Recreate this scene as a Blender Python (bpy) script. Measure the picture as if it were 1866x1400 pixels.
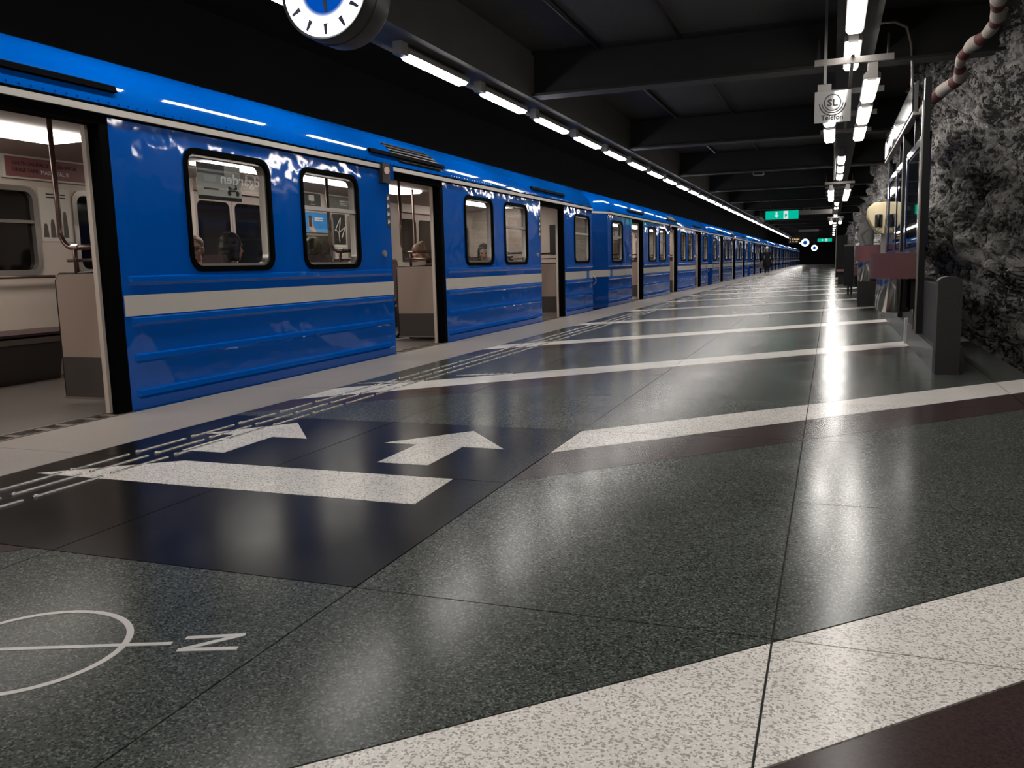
import bpy, bmesh, math, random
from mathutils import Vector, Matrix, noise

random.seed(7)
SC = bpy.context.scene
COL = SC.collection
for o in list(bpy.data.objects):
    bpy.data.objects.remove(o)

# ------------------------------------------------------------------ camera
EYE = 0.94
YAW, PITCH, ROLL = 0.358958423, 0.13775866, -0.0258166069
fwd = Vector((-math.sin(YAW) * math.cos(PITCH), math.cos(YAW) * math.cos(PITCH), -math.sin(PITCH)))
rgt = Vector((math.cos(YAW), math.sin(YAW), 0))
upv = rgt.cross(fwd)
r2 = rgt * math.cos(ROLL) + upv * math.sin(ROLL)
u2 = -rgt * math.sin(ROLL) + upv * math.cos(ROLL)
cam_d = bpy.data.cameras.new('camera')
cam_d.sensor_width = 36.0
cam_d.lens = 1549.97 / 1866 * 36
cam_d.clip_start = 0.05
cam_d.clip_end = 400
cam = bpy.data.objects.new('camera', cam_d)
COL.objects.link(cam)
cam.matrix_world = Matrix(((r2.x, u2.x, -fwd.x, 0), (r2.y, u2.y, -fwd.y, 0), (r2.z, u2.z, -fwd.z, EYE), (0, 0, 0, 1)))
SC.camera = cam

# ------------------------------------------------------------------ world and exposure
w = bpy.data.worlds.new('tunnel_air')
SC.world = w
w.use_nodes = True
w.node_tree.nodes['Background'].inputs[0].default_value = (0.5, 0.55, 0.6, 1)
w.node_tree.nodes['Background'].inputs[1].default_value = 0.002
SC.view_settings.view_transform = 'Standard'
SC.view_settings.look = 'None'
SC.view_settings.exposure = 0.0
SC.view_settings.gamma = 1.0
SC.view_settings.use_curve_mapping = False
LAMP_L = 36.0       # strip lamps over the platform edge
LAMP_R = 30.0       # strip lamps over the platform's right side
CABIN_L = 6.5       # ceiling panels inside the cars


SC.cycles.sample_clamp_indirect = 4.0
SC.cycles.max_bounces = 6
SC.cycles.diffuse_bounces = 2
SC.cycles.glossy_bounces = 3
SC.cycles.transparent_max_bounces = 8


# ------------------------------------------------------------------ materials
def lin(c):
    return tuple((v / 255 / 12.92) if v / 255 <= 0.04045 else ((v / 255 + 0.055) / 1.055) ** 2.4 for v in c)


def mat(name, rgb, rough=0.5, metal=0.0, var=0.0, scale=6.0, coat=0.0, bump=0.0, bscale=40.0, spec=0.5, rvar=0.0):
    m = bpy.data.materials.new(name)
    m.use_nodes = True
    nt = m.node_tree
    b = nt.nodes['Principled BSDF']
    c = lin(rgb)
    b.inputs['Base Color'].default_value = (*c, 1)
    b.inputs['Roughness'].default_value = rough
    b.inputs['Metallic'].default_value = metal
    b.inputs['Specular IOR Level'].default_value = spec
    b.inputs['Coat Weight'].default_value = coat
    b.inputs['Coat Roughness'].default_value = 0.06
    if var or bump or rvar:
        tc = nt.nodes.new('ShaderNodeTexCoord')
        n = nt.nodes.new('ShaderNodeTexNoise')
        n.inputs['Scale'].default_value = scale
        n.inputs['Detail'].default_value = 6
        nt.links.new(tc.outputs['Object'], n.inputs['Vector'])
        if var:
            r = nt.nodes.new('ShaderNodeMix')
            r.data_type = 'RGBA'
            r.inputs['A'].default_value = (*[v * (1 - var) for v in c], 1)
            r.inputs['B'].default_value = (*[min(1, v * (1 + var)) for v in c], 1)
            nt.links.new(n.outputs['Fac'], r.inputs['Factor'])
            nt.links.new(r.outputs['Result'], b.inputs['Base Color'])
        if rvar:
            mr = nt.nodes.new('ShaderNodeMapRange')
            mr.inputs['From Min'].default_value = 0.3
            mr.inputs['From Max'].default_value = 0.7
            mr.inputs['To Min'].default_value = rough - rvar
            mr.inputs['To Max'].default_value = rough + rvar
            nt.links.new(n.outputs['Fac'], mr.inputs['Value'])
            nt.links.new(mr.outputs['Result'], b.inputs['Roughness'])
        if bump:
            n2 = nt.nodes.new('ShaderNodeTexNoise')
            n2.inputs['Scale'].default_value = bscale
            n2.inputs['Detail'].default_value = 8
            nt.links.new(tc.outputs['Object'], n2.inputs['Vector'])
            bp = nt.nodes.new('ShaderNodeBump')
            bp.inputs['Strength'].default_value = bump
            bp.inputs['Distance'].default_value = 0.02
            nt.links.new(n2.outputs['Fac'], bp.inputs['Height'])
            nt.links.new(bp.outputs['Normal'], b.inputs['Normal'])
    return m


def emis(name, rgb, strength):
    m = bpy.data.materials.new(name)
    m.use_nodes = True
    nt = m.node_tree
    nt.nodes.remove(nt.nodes['Principled BSDF'])
    e = nt.nodes.new('ShaderNodeEmission')
    e.inputs[0].default_value = (*lin(rgb), 1)
    e.inputs[1].default_value = strength
    nt.links.new(e.outputs[0], nt.nodes['Material Output'].inputs[0])
    return m


def glass(name, tint=(255, 255, 255), refl=1.0, rough=0.0):
    m = bpy.data.materials.new(name)
    m.use_nodes = True
    nt = m.node_tree
    nt.nodes.remove(nt.nodes['Principled BSDF'])
    t = nt.nodes.new('ShaderNodeBsdfTransparent')
    t.inputs[0].default_value = (*lin(tint), 1)
    g = nt.nodes.new('ShaderNodeBsdfGlossy')
    g.inputs['Roughness'].default_value = rough
    f = nt.nodes.new('ShaderNodeLayerWeight')
    f.inputs[0].default_value = 0.5
    pw = nt.nodes.new('ShaderNodeMath')
    pw.operation = 'POWER'
    pw.inputs[1].default_value = 5.0
    nt.links.new(f.outputs['Facing'], pw.inputs[0])
    mu = nt.nodes.new('ShaderNodeMath')
    mu.operation = 'MULTIPLY_ADD'
    mu.inputs[1].default_value = 0.92
    mu.inputs[2].default_value = 0.09 * refl
    mu.use_clamp = True
    mx = nt.nodes.new('ShaderNodeMixShader')
    nt.links.new(pw.outputs[0], mu.inputs[0])
    nt.links.new(mu.outputs[0], mx.inputs[0])
    nt.links.new(t.outputs[0], mx.inputs[1])
    nt.links.new(g.outputs[0], mx.inputs[2])
    nt.links.new(mx.outputs[0], nt.nodes['Material Output'].inputs[0])
    return m


def terrazzo(name, rgb, dark, light, amount=0.5, rough=0.2, big=0.0):
    """ground stone chips in a polished matrix"""
    m = bpy.data.materials.new(name)
    m.use_nodes = True
    nt = m.node_tree
    N, Lk = nt.nodes, nt.links
    b = N['Principled BSDF']
    tc = N.new('ShaderNodeTexCoord')
    v = N.new('ShaderNodeTexVoronoi')
    v.inputs['Scale'].default_value = 190
    Lk.new(tc.outputs['Object'], v.inputs['Vector'])
    n = N.new('ShaderNodeTexNoise')
    n.inputs['Scale'].default_value = 2.3
    n.inputs['Detail'].default_value = 5
    Lk.new(tc.outputs['Object'], n.inputs['Vector'])
    sep = N.new('ShaderNodeSeparateColor')
    Lk.new(v.outputs['Color'], sep.inputs[0])
    rp = N.new('ShaderNodeValToRGB')
    el = rp.color_ramp.elements
    el[0].position = 0.0
    el[0].color = (*lin(dark), 1)
    el[1].position = 1.0
    el[1].color = (*lin(light), 1)
    for p, c in ((0.18, dark), (0.32, rgb), (0.80, rgb), (0.90, light)):
        e = el.new(p)
        e.color = (*lin(c), 1)
    Lk.new(sep.outputs[0], rp.inputs[0])
    mx = N.new('ShaderNodeMix')
    mx.data_type = 'RGBA'
    mx.inputs['Factor'].default_value = amount
    mx.inputs['A'].default_value = (*lin(rgb), 1)
    Lk.new(rp.outputs[0], mx.inputs['B'])
    out = mx.outputs['Result']
    if big:
        v2 = N.new('ShaderNodeTexVoronoi')
        v2.inputs['Scale'].default_value = 34
        v2.inputs['Randomness'].default_value = 1
        Lk.new(tc.outputs['Object'], v2.inputs['Vector'])
        lt = N.new('ShaderNodeMath')
        lt.operation = 'LESS_THAN'
        lt.inputs[1].default_value = 0.10
        Lk.new(v2.outputs['Distance'], lt.inputs[0])
        s2 = N.new('ShaderNodeSeparateColor')
        Lk.new(v2.outputs['Color'], s2.inputs[0])
        gt = N.new('ShaderNodeMath')
        gt.operation = 'LESS_THAN'
        gt.inputs[1].default_value = big
        Lk.new(s2.outputs[1], gt.inputs[0])
        ml = N.new('ShaderNodeMath')
        ml.operation = 'MULTIPLY'
        Lk.new(lt.outputs[0], ml.inputs[0])
        Lk.new(gt.outputs[0], ml.inputs[1])
        m3 = N.new('ShaderNodeMix')
        m3.data_type = 'RGBA'
        Lk.new(ml.outputs[0], m3.inputs['Factor'])
        Lk.new(out, m3.inputs['A'])
        m3.inputs['B'].default_value = (*lin(dark), 1)
        out = m3.outputs['Result']
    m2 = N.new('ShaderNodeMix')
    m2.data_type = 'RGBA'
    m2.blend_type = 'MULTIPLY'
    m2.inputs['Factor'].default_value = 0.5
    Lk.new(out, m2.inputs['A'])
    r2_ = N.new('ShaderNodeMapRange')
    r2_.inputs['From Min'].default_value = 0.3
    r2_.inputs['From Max'].default_value = 0.7
    r2_.inputs['To Min'].default_value = 0.80
    r2_.inputs['To Max'].default_value = 1.12
    Lk.new(n.outputs['Fac'], r2_.inputs['Value'])
    Lk.new(r2_.outputs['Result'], m2.inputs['B'])
    Lk.new(m2.outputs['Result'], b.inputs['Base Color'])
    rr = N.new('ShaderNodeMapRange')
    rr.inputs['From Min'].default_value = 0.3
    rr.inputs['From Max'].default_value = 0.7
    rr.inputs['To Min'].default_value = rough - 0.02
    rr.inputs['To Max'].default_value = rough + 0.02
    Lk.new(n.outputs['Fac'], rr.inputs['Value'])
    Lk.new(rr.outputs['Result'], b.inputs['Roughness'])
    b.inputs['Specular IOR Level'].default_value = 0.07
    return m


M = {}
for sfx, am in (('', 1.0), ('_far', 0.25)):
    M['t_white' + sfx] = terrazzo('white_terrazzo' + sfx, (222, 217, 211), (132, 126, 120), (240, 237, 232), 0.7 * am, 0.21, 0.16 * am)
    M['t_grey' + sfx] = terrazzo('grey_green_terrazzo' + sfx, (70, 74, 70), (24, 27, 25), (112, 116, 110), 0.75 * am, 0.20, 0.05 * am)
    M['t_brown' + sfx] = terrazzo('brown_terrazzo' + sfx, (60, 47, 46), (38, 29, 29), (74, 59, 57), 0.4 * am, 0.21)
    M['t_black' + sfx] = terrazzo('black_terrazzo' + sfx, (22, 21, 21), (12, 12, 12), (36, 35, 34), 0.6 * am, 0.20)
M['t_edge'] = terrazzo('edge_terrazzo', (150, 143, 137), (132, 125, 119), (166, 159, 153), 0.3, 0.32)
M['inlay'] = mat('white_inlay', (196, 192, 188), 0.3, var=0.06, scale=30)
M['grout'] = mat('dark_grout', (14, 13, 13), 0.8)
M['rod'] = mat('brushed_guide_steel', (150, 146, 141), 0.25, 0.9)
M['conc'] = mat('dark_concrete', (50, 49, 48), 0.85, var=0.35, scale=1.6, bump=0.35, bscale=9)
M['conc2'] = mat('girder_concrete', (66, 65, 63), 0.8, var=0.2, scale=3, bump=0.15, bscale=20)
M['beam'] = mat('painted_steel_beam', (34, 34, 33), 0.55, 0.0, var=0.15, scale=4, spec=0.3)
M['void'] = mat('tunnel_dark_grey', (30, 30, 31), 0.95, var=0.3, scale=0.7, bump=0.6, bscale=2)  # near-black grey with random tone and bumps
def enamel(name, rgb, wave):
    m = mat(name, rgb, 0.5, 0.0, coat=0.75, spec=0.0)
    nt = m.node_tree
    b = nt.nodes['Principled BSDF']
    b.inputs['Coat Roughness'].default_value = 0.05
    b.inputs['Coat IOR'].default_value = 1.5
    tc = nt.nodes.new('ShaderNodeTexCoord')
    n = nt.nodes.new('ShaderNodeTexNoise')
    n.inputs['Scale'].default_value = 3.2
    n.inputs['Detail'].default_value = 1.5
    nt.links.new(tc.outputs['Object'], n.inputs['Vector'])
    bp = nt.nodes.new('ShaderNodeBump')
    bp.inputs['Strength'].default_value = wave
    bp.inputs['Distance'].default_value = 0.05
    nt.links.new(n.outputs['Fac'], bp.inputs['Height'])
    nt.links.new(bp.outputs['Normal'], b.inputs['Coat Normal'])
    return m


M['blue'] = enamel('blue_enamel', (0, 86, 182), 0.16)
M['blue2'] = enamel('blue_enamel_flat', (0, 66, 145), 0.05)
M['blue3'] = enamel('blue_enamel_roof', (0, 84, 176), 0.012)
M['stripe'] = mat('ivory_stripe', (200, 194, 186), 0.4, var=0.05, scale=3)
M['rubber'] = mat('black_rubber', (5, 5, 5), 0.8, spec=0.03)
M['slot'] = mat('gutter_black', (2, 2, 4), 0.8, spec=0.02)
M['dark'] = mat('dark_metal', (26, 26, 27), 0.4, 0.5)
M['alu'] = mat('aluminium', (168, 162, 156), 0.32, 0.8)
M['steel'] = mat('polished_steel', (190, 187, 182), 0.14, 1.0)
M['cream'] = mat('cabin_cream', (196, 182, 170), 0.45, var=0.05, scale=2)
M['cream2'] = mat('cabin_ceiling', (168, 152, 146), 0.5)
M['taupe'] = mat('screen_laminate', (168, 150, 138), 0.4, var=0.04, scale=2)
M['kick'] = mat('kick_plate', (74, 68, 65), 0.5, var=0.1, scale=5)
M['cfloor'] = mat('cabin_floor', (94, 86, 82), 0.5, var=0.12, scale=14)
M['seatc'] = mat('seat_cloth', (84, 66, 64), 0.85, var=0.2, scale=60)
M['seatf'] = mat('seat_frame', (132, 118, 112), 0.4, 0.3)
M['pole'] = mat('brown_pole', (104, 84, 80), 0.22, 0.7)
M['pane'] = glass('window_glass', (236, 240, 240), 1.0)
M['pane_dark'] = mat('dark_outside_pane', (10, 10, 11), 0.06, 0.0, spec=0.6)  # opaque black; the darkness outside is put into the pane colour
M['cablight'] = emis('cabin_light', (255, 246, 236), CABIN_L)
M['lampl'] = emis('strip_lamp_edge', (255, 250, 244), LAMP_L)
M['lampr'] = emis('strip_lamp_right', (255, 250, 244), LAMP_R)
M['house'] = mat('lamp_housing', (120, 116, 112), 0.45, 0.3)
M['black'] = mat('black_paint', (10, 10, 10), 0.5)
M['white'] = mat('white_paint', (222, 220, 216), 0.4)
M['rock'] = None
M['stone'] = mat('dark_granite', (36, 35, 34), 0.6, var=0.35, scale=60, bump=0.2, bscale=70)
M['marble'] = mat('plinth_marble', (66, 65, 63), 0.3, var=0.2, scale=8)
M['red'] = mat('oxblood_lacquer', (96, 58, 58), 0.4, var=0.06, scale=9)
M['creamhood'] = mat('cream_hood', (206, 190, 150), 0.4)
M['navy'] = mat('navy_enamel', (14, 22, 62), 0.25, coat=0.5)
M['skin'] = mat('skin', (196, 150, 128), 0.55, var=0.06, scale=20)
M['green'] = emis('exit_green', (0, 200, 165), 0.85)
M['greenw'] = emis('exit_white', (225, 235, 235), 0.9)
M['clockw'] = emis('clock_white', (240, 246, 255), 1.6)
M['clockb'] = emis('clock_blue', (0, 90, 205), 0.55)
M['led'] = emis('led_amber', (250, 214, 150), 1.3)

# blue dial centre paints its dimmer light, fading to white at the rim
nt = M['clockb'].node_tree


# ------------------------------------------------------------------ mesh helpers
class MB:
    def __init__(s):
        s.v, s.f = [], []

    def add(s, vs, fs):
        k = len(s.v)
        s.v += [tuple(p) for p in vs]
        s.f += [tuple(i + k for i in f) for f in fs]
        return s

    def box(s, x0, x1, y0, y1, z0, z1):
        x0, x1 = min(x0, x1), max(x0, x1)
        y0, y1 = min(y0, y1), max(y0, y1)
        z0, z1 = min(z0, z1), max(z0, z1)
        return s.add([(x0, y0, z0), (x1, y0, z0), (x1, y1, z0), (x0, y1, z0), (x0, y0, z1), (x1, y0, z1), (x1, y1, z1), (x0, y1, z1)],
                     [(0, 3, 2, 1), (4, 5, 6, 7), (0, 1, 5, 4), (1, 2, 6, 5), (2, 3, 7, 6), (3, 0, 4, 7)])

    def prism(s, poly, a0, a1, ax='z'):
        """poly: 2-D points ccw; ax z: (x,y), ax y: (x,z), ax x: (y,z)"""
        def p3(p, a):
            return {'z': (p[0], p[1], a), 'y': (p[0], a, p[1]), 'x': (a, p[0], p[1])}[ax]
        n = len(poly)
        return s.add([p3(p, a0) for p in poly] + [p3(p, a1) for p in poly],
                     [tuple(range(n))[::-1], tuple(range(n, 2 * n))] + [(i, (i + 1) % n, n + (i + 1) % n, n + i) for i in range(n)])

    def ring(s, outer, inner, x0, x1):
        """closed ring between two loops of (y,z), extruded in x"""
        n = len(outer)
        k = [(x1, *p) for p in outer] + [(x1, *p) for p in inner] + [(x0, *p) for p in outer] + [(x0, *p) for p in inner]
        f = []
        for i in range(n):
            j = (i + 1) % n
            f += [(i, j, n + j, n + i), (2 * n + j, 2 * n + i, 3 * n + i, 3 * n + j), (j, i, 2 * n + i, 2 * n + j), (n + i, n + j, 3 * n + j, 3 * n + i)]
        return s.add(k, f)

    def tube(s, path, r, seg=10, cap=True):
        pts = [Vector(p) for p in path]
        n = len(pts)
        rs = r if isinstance(r, (list, tuple)) else [r] * n
        vs, fs = [], []
        up = None
        for i, p in enumerate(pts):
            t = (pts[min(i + 1, n - 1)] - pts[max(i - 1, 0)]).normalized()
            if up is None:
                up = Vector((0, 0, 1)) if abs(t.z) < 0.9 else Vector((1, 0, 0))
            a = t.cross(up).normalized()
            up = a.cross(t).normalized()
            for k in range(seg):
                an = 2 * math.pi * k / seg
                vs.append(p + a * math.cos(an) * rs[i] + up * math.sin(an) * rs[i])
        for i in range(n - 1):
            for k in range(seg):
                k2 = (k + 1) % seg
                fs.append((i * seg + k, (i + 1) * seg + k, (i + 1) * seg + k2, i * seg + k2))
        if cap:
            fs.append(tuple(range(seg)))
            fs.append(tuple(range((n - 1) * seg, n * seg))[::-1])
        return s.add(vs, fs)

    def cyl(s, p0, p1, r, seg=20):
        return s.tube([p0, p1], r, seg)

    def build(s, name, m, parent=None, smooth=False, kind=None):
        me = bpy.data.meshes.new(name)
        me.from_pydata(s.v, [], s.f)
        me.update()
        bm = bmesh.new()
        bm.from_mesh(me)
        bmesh.ops.recalc_face_normals(bm, faces=bm.faces)
        bm.to_mesh(me)
        bm.free()
        me.materials.append(M[m] if isinstance(m, str) else m)
        if smooth:
            me.polygons.foreach_set('use_smooth', [True] * len(me.polygons))
            if smooth is not True:
                me.set_sharp_from_angle(angle=math.radians(smooth))
        o = bpy.data.objects.new(name, me)
        COL.objects.link(o)
        if parent:
            o.parent = parent
        if kind:
            o['kind'] = kind
        return o


def tag(o, label, cat, group=None):
    o['label'] = label
    o['category'] = cat
    if group:
        o['group'] = group
    return o


def thing(name, label, cat, loc=(0, 0, 0), rz=0.0, group=None):
    o = bpy.data.objects.new(name, None)
    o.empty_display_size = 0.1
    COL.objects.link(o)
    o.location = loc
    o.rotation_euler = (0, 0, rz)
    return tag(o, label, cat, group)


def copy_tree(o, parent=None):
    c = o.copy()
    COL.objects.link(c)
    c.parent = parent
    for ch in list(o.children):
        copy_tree(ch, c)
    return c


def rloop(y0, y1, z0, z1, r, n=4):
    p = []
    for cx, cz, a in ((y1 - r, z1 - r, 0), (y0 + r, z1 - r, 90), (y0 + r, z0 + r, 180), (y1 - r, z0 + r, 270)):
        for k in range(n + 1):
            t = math.radians(a + 90 * k / n)
            p.append((cx + r * math.cos(t), cz + r * math.sin(t)))
    return p


def text(name, body, size, origin, ex, ey, m, parent=None, depth=0.001, align='LEFT', fit=None, bold=0.0):
    cu = bpy.data.curves.new(name, 'FONT')
    cu.body = body
    cu.size = size
    cu.extrude = depth
    cu.align_x = align
    cu.resolution_u = 2
    cu.offset = bold * size
    ob = bpy.data.objects.new(name, cu)
    COL.objects.link(ob)
    bpy.context.view_layer.update()
    me = bpy.data.meshes.new_from_object(ob.evaluated_get(bpy.context.evaluated_depsgraph_get()))
    bpy.data.objects.remove(ob)
    ex, ey = Vector(ex), Vector(ey)
    if fit and len(me.vertices):
        wd = max(v.co.x for v in me.vertices) - min(v.co.x for v in me.vertices)
        ex = ex * (fit / wd)
    ez = ex.cross(ey).normalized()
    mm = Matrix(((ex.x, ey.x, ez.x, origin[0]), (ex.y, ey.y, ez.y, origin[1]), (ex.z, ey.z, ez.z, origin[2]), (0, 0, 0, 1)))
    me.transform(mm)
    me.materials.clear()
    me.materials.append(M[m])
    o = bpy.data.objects.new(name, me)
    COL.objects.link(o)
    if parent:
        o.parent = parent
    return o


# ================================================================== FLOOR
def clip(poly, a, b, c):
    """keep a*x + b*y <= c"""
    out = []
    n = len(poly)
    for i in range(n):
        p, q = poly[i], poly[(i + 1) % n]
        dp, dq = a * p[0] + b * p[1] - c, a * q[0] + b * q[1] - c
        if dp <= 0:
            out.append(p)
        if (dp < 0 < dq) or (dq < 0 < dp):
            t = dp / (dp - dq)
            out.append((p[0] + (q[0] - p[0]) * t, p[1] + (q[1] - p[1]) * t))
    return out


def area(p):
    return 0.5 * sum(p[i][0] * p[(i + 1) % len(p)][1] - p[(i + 1) % len(p)][0] * p[i][1] for i in range(len(p)))


def inset(poly, g):
    if area(poly) < 0:
        poly = poly[::-1]
    out = list(poly)
    n = len(poly)
    for i in range(n):
        p, q = poly[i], poly[(i + 1) % n]
        dx, dy = q[0] - p[0], q[1] - p[1]
        ln = math.hypot(dx, dy)
        if ln < 1e-6:
            continue
        nx, ny = dy / ln, -dx / ln
        out = clip(out, nx, ny, nx * p[0] + ny * p[1] - g)
        if len(out) < 3:
            return []
    return out


FLOOR_END = 141.0
X_EDGE, X_E = -4.516, -3.7227
XS = [X_E, -2.5206, -1.3096, -0.1148, 1.156, 1.45]
YS0 = [2.112, 3.3925, 4.607, 5.849]
YS = [YS0[0] - 1.24 * k for k in range(13, 0, -1)] + YS0 + [YS0[3] + 1.232 * k for k in range(1, 112)]
floor_b = MB()
floor_b.box(X_EDGE, 1.45, -14, FLOOR_END, -0.9, -0.012)
floor = floor_b.build('floor', 'grout')
floor['kind'] = 'structure'
floor['label'] = 'polished terrazzo platform floor with diagonal white and brown bands'

far = {k: MB() for k in ('t_white', 't_grey', 't_brown', 't_black')}
NEAR0, NEAR1 = 0.8, 13.3
npieces = 0
for i in range(len(XS) - 1):
    for j in range(len(YS) - 1):
        x0, x1, y0, y1 = XS[i], XS[i + 1], YS[j], YS[j + 1]
        cell = [(x0, y0), (x1, y0), (x1, y1), (x0, y1)]
        near = y0 > NEAR0 and y1 < NEAR1
        parts = []
        if x1 <= -1.30 and 2.0 < y0 < 4.0:
            parts.append((cell, 't_black'))
        else:
            k0 = math.floor((y0 - x1 - 2.205) / 3.69) - 1
            for k in range(k0, k0 + 5):
                c = 2.205 + 3.69 * k
                for lo, hi, m in ((c - 3.69, c - 1.175, 't_grey'), (c - 1.175, c - 0.575, 't_brown'), (c - 0.575, c, 't_white')):
                    # lo <= y - x <= hi
                    p = clip(clip(cell, -1, 1, hi), 1, -1, -lo)
                    if len(p) >= 3 and abs(area(p)) > 1e-4:
                        parts.append((p, m))
        for p, m in parts:
            q = inset(p, 0.0028)
            if len(q) < 3 or abs(area(q)) < 1e-4:
                continue
            if near:
                MB().prism(q, -0.014, 0.0).build('slab', m if y0 < 5.5 else m + '_far', floor)
                npieces += 1
            else:
                far[m].prism(q, -0.014, 0.0)
for m, b in far.items():
    if b.v:
        b.build('far_slabs', m + '_far', floor, kind='stuff')
# pale edge slabs along the train
ye = [3.39 - 2.46 * k for k in range(7, 0, -1)] + [3.39 + 2.46 * k for k in range(0, 57)]
fe = MB()
for a, b in zip(ye[:-1], ye[1:]):
    q = inset([(X_EDGE, a), (X_E, a), (X_E, b), (X_EDGE, b)], 0.002)
    if 0 < a < 20:
        MB().prism(q, -0.014, 0.001).build('edge_slab', 't_edge', floor)
    else:
        fe.prism(q, -0.014, 0.001)
fe.build('far_edge_slabs', 't_edge', floor, kind='stuff')
# inlaid bar and arrows
arrow1 = [(-2.07, 3.602), (-1.795, 3.602), (-1.80, 4.03), (-1.567, 4.03), (-1.913, 4.447), (-2.266, 4.03), (-2.067, 4.03)]
arrow2 = [(x - 1.195, y - 0.004) for x, y in arrow1]


def inlay(poly, name):
    MB().prism(poly if area(poly) > 0 else poly[::-1], -0.005, 0.0012).build(name, 't_white', floor)


inlay([(-3.60, 2.976), (-1.548, 2.970), (-1.566, 3.386), (-3.06, 3.386)], 'inlaid_bar')
inlay(arrow1, 'inlaid_arrow')
inlay(arrow2, 'inlaid_arrow')
# compass ring with N
b = MB()
cx, cy, ro, ri = -1.9016, 1.491, 0.251, 0.233
n = 72
vs, fs = [], []
for k in range(n):
    t = 2 * math.pi * k / n
    for r_, z in ((ro, 0.0012), (ri, 0.0012), (ro, -0.004), (ri, -0.004)):
        vs.append((cx + r_ * math.cos(t), cy + r_ * math.sin(t), z))
for k in range(n):
    a, c = 4 * k, 4 * ((k + 1) % n)
    fs += [(a, c, c + 1, a + 1), (a, a + 2, c + 2, c), (a + 1, c + 1, c + 3, a + 3)]
b.add(vs, fs)
b.build('compass_ring', 'inlay', floor)
nd = Vector((-1.568 + 1.972, 1.634 - 1.472)).normalized()
nn = Vector((-nd.y, nd.x))
tip = Vector((-1.566, 1.634))


def bar2(p, q, wd, name, m='inlay'):
    d = (q - p).normalized()
    s_ = Vector((-d.y, d.x)) * wd / 2
    MB().prism([tuple(p - s_), tuple(q - s_), tuple(q + s_), tuple(p + s_)], -0.004, 0.0013).build(name, m, floor)


bar2(tip - nd * 0.74, tip, 0.017, 'compass_needle')
A, B_, C_, D_ = Vector((-1.550, 1.673)), Vector((-1.419, 1.733)), Vector((-1.520, 1.607)), Vector((-1.386, 1.660))
nb = MB()
for k, (p, q) in enumerate(((A, B_), (B_, C_), (C_, D_))):
    d = (q - p).normalized()
    s_ = Vector((-d.y, d.x)) * 0.0085
    if k != 1:
        p, q = p - d * 0.004, q + d * 0.004
    nb.prism([tuple(p - s_), tuple(q - s_), tuple(q + s_), tuple(p + s_)], -0.004, 0.0013 + 0.0003 * k)
nb.build('compass_letter', 'inlay', floor)
# wavy inlay lines near the third band
for s_ in range(2):
    for k in range(6):
        x0 = -3.68 + 0.055 * k + 0.62 * s_
        pts = []
        for t in range(9):
            u = t / 8
            pts.append((x0 + 0.16 * u + 0.05 * math.sin(u * math.pi), 6.15 + 0.62 * s_ + u * 0.24 - 0.09 * u * u + 0.02 * k))
        wb = MB()
        for p, q in zip(pts[:-1], pts[1:]):
            p, q = Vector(p), Vector(q)
            d = (q - p).normalized()
            e = Vector((-d.y, d.x)) * 0.007
            wb.prism([tuple(p - e), tuple(q - e), tuple(q + e), tuple(p + e)], -0.004, 0.0012)
        wb.build('wave_inlay', 'inlay', floor)
# raised steel guide rods, three rows


def rod_mesh(b, x, y0, ln, seg=8):
    r_ = 0.011
    prof = [(0, 0.001), (0.003, 0.0085), (0.010, 0.0125), (0.020, 0.0118), (0.030, 0.0085), (ln - 0.012, 0.0085), (ln - 0.004, 0.006), (ln, 0.001)]
    vs, fs = [], []
    for y, rr in prof:
        for k in range(seg + 1):
            t = math.pi * k / seg
            vs.append((x + math.cos(t) * rr * 1.25, y0 + y, math.sin(t) * rr * 0.9))
    m_ = seg + 1
    for a in range(len(prof) - 1):
        for k in range(seg):
            fs.append((a * m_ + k, (a + 1) * m_ + k, (a + 1) * m_ + k + 1, a * m_ + k + 1))
    b.add(vs, fs)


proto = None
frod = MB()
for k in range(-8, 300):
    y0 = 2.607 + 0.4285 * k
    for x in (-3.475, -3.345, -3.215):
        if 0.8 < y0 < 20:
            if proto is None:
                pb = MB()
                rod_mesh(pb, 0, 0, 0.385)
                proto = pb.build('guide_rod', 'rod', floor, smooth=40)
                proto.location = (x, y0 + 0.02, 0)
            else:
                c = proto.copy()
                COL.objects.link(c)
                c.parent = floor
                c.location = (x, y0 + 0.02, 0)
        elif y0 < 70:
            rod_mesh(frod, x, y0 + 0.02, 0.385, 4)
frod.build('far_guide_rods', 'rod', floor, kind='stuff', smooth=40)

# ================================================================== CEILING, GIRDERS, WALLS
ceil = MB().box(-4.5, 4.6, -14, FLOOR_END + 4, 3.86, 4.2).build('ceiling', 'conc')
ceil['kind'] = 'structure'
ceil['label'] = 'dark concrete ceiling slab above the platform'
MB().box(-4.46, -3.94, -14, FLOOR_END, 3.24, 3.86).build('edge_girder', 'conc2', ceil)
MB().box(0.0, 0.42, -14, FLOOR_END, 3.30, 3.86).build('right_girder', 'conc2', ceil)
ibeam = [(-0.16, 0), (0.16, 0), (0.16, 0.035), (0.03, 0.06), (0.03, 0.55), (0.14, 0.57), (0.14, 0.6), (-0.14, 0.6), (-0.14, 0.57), (-0.03, 0.55), (-0.03, 0.06), (-0.16, 0.035)]
bp = None
for k in range(-4, 22):
    y = 11.72 + 6.15 * k
    if bp is None:
        bb = MB()
        bb.prism([(p[0], p[1]) for p in ibeam], -3.94, 0.0, 'x')
        bp = bb.build('cross_beam', 'beam', ceil)
    else:
        c = bp.copy()
        COL.objects.link(c)
        c.parent = ceil
        bp_ = c
        bp_.location = (0, y, 3.26)
        continue
    bp.location = (0, y, 3.26)
bp2 = None
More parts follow.
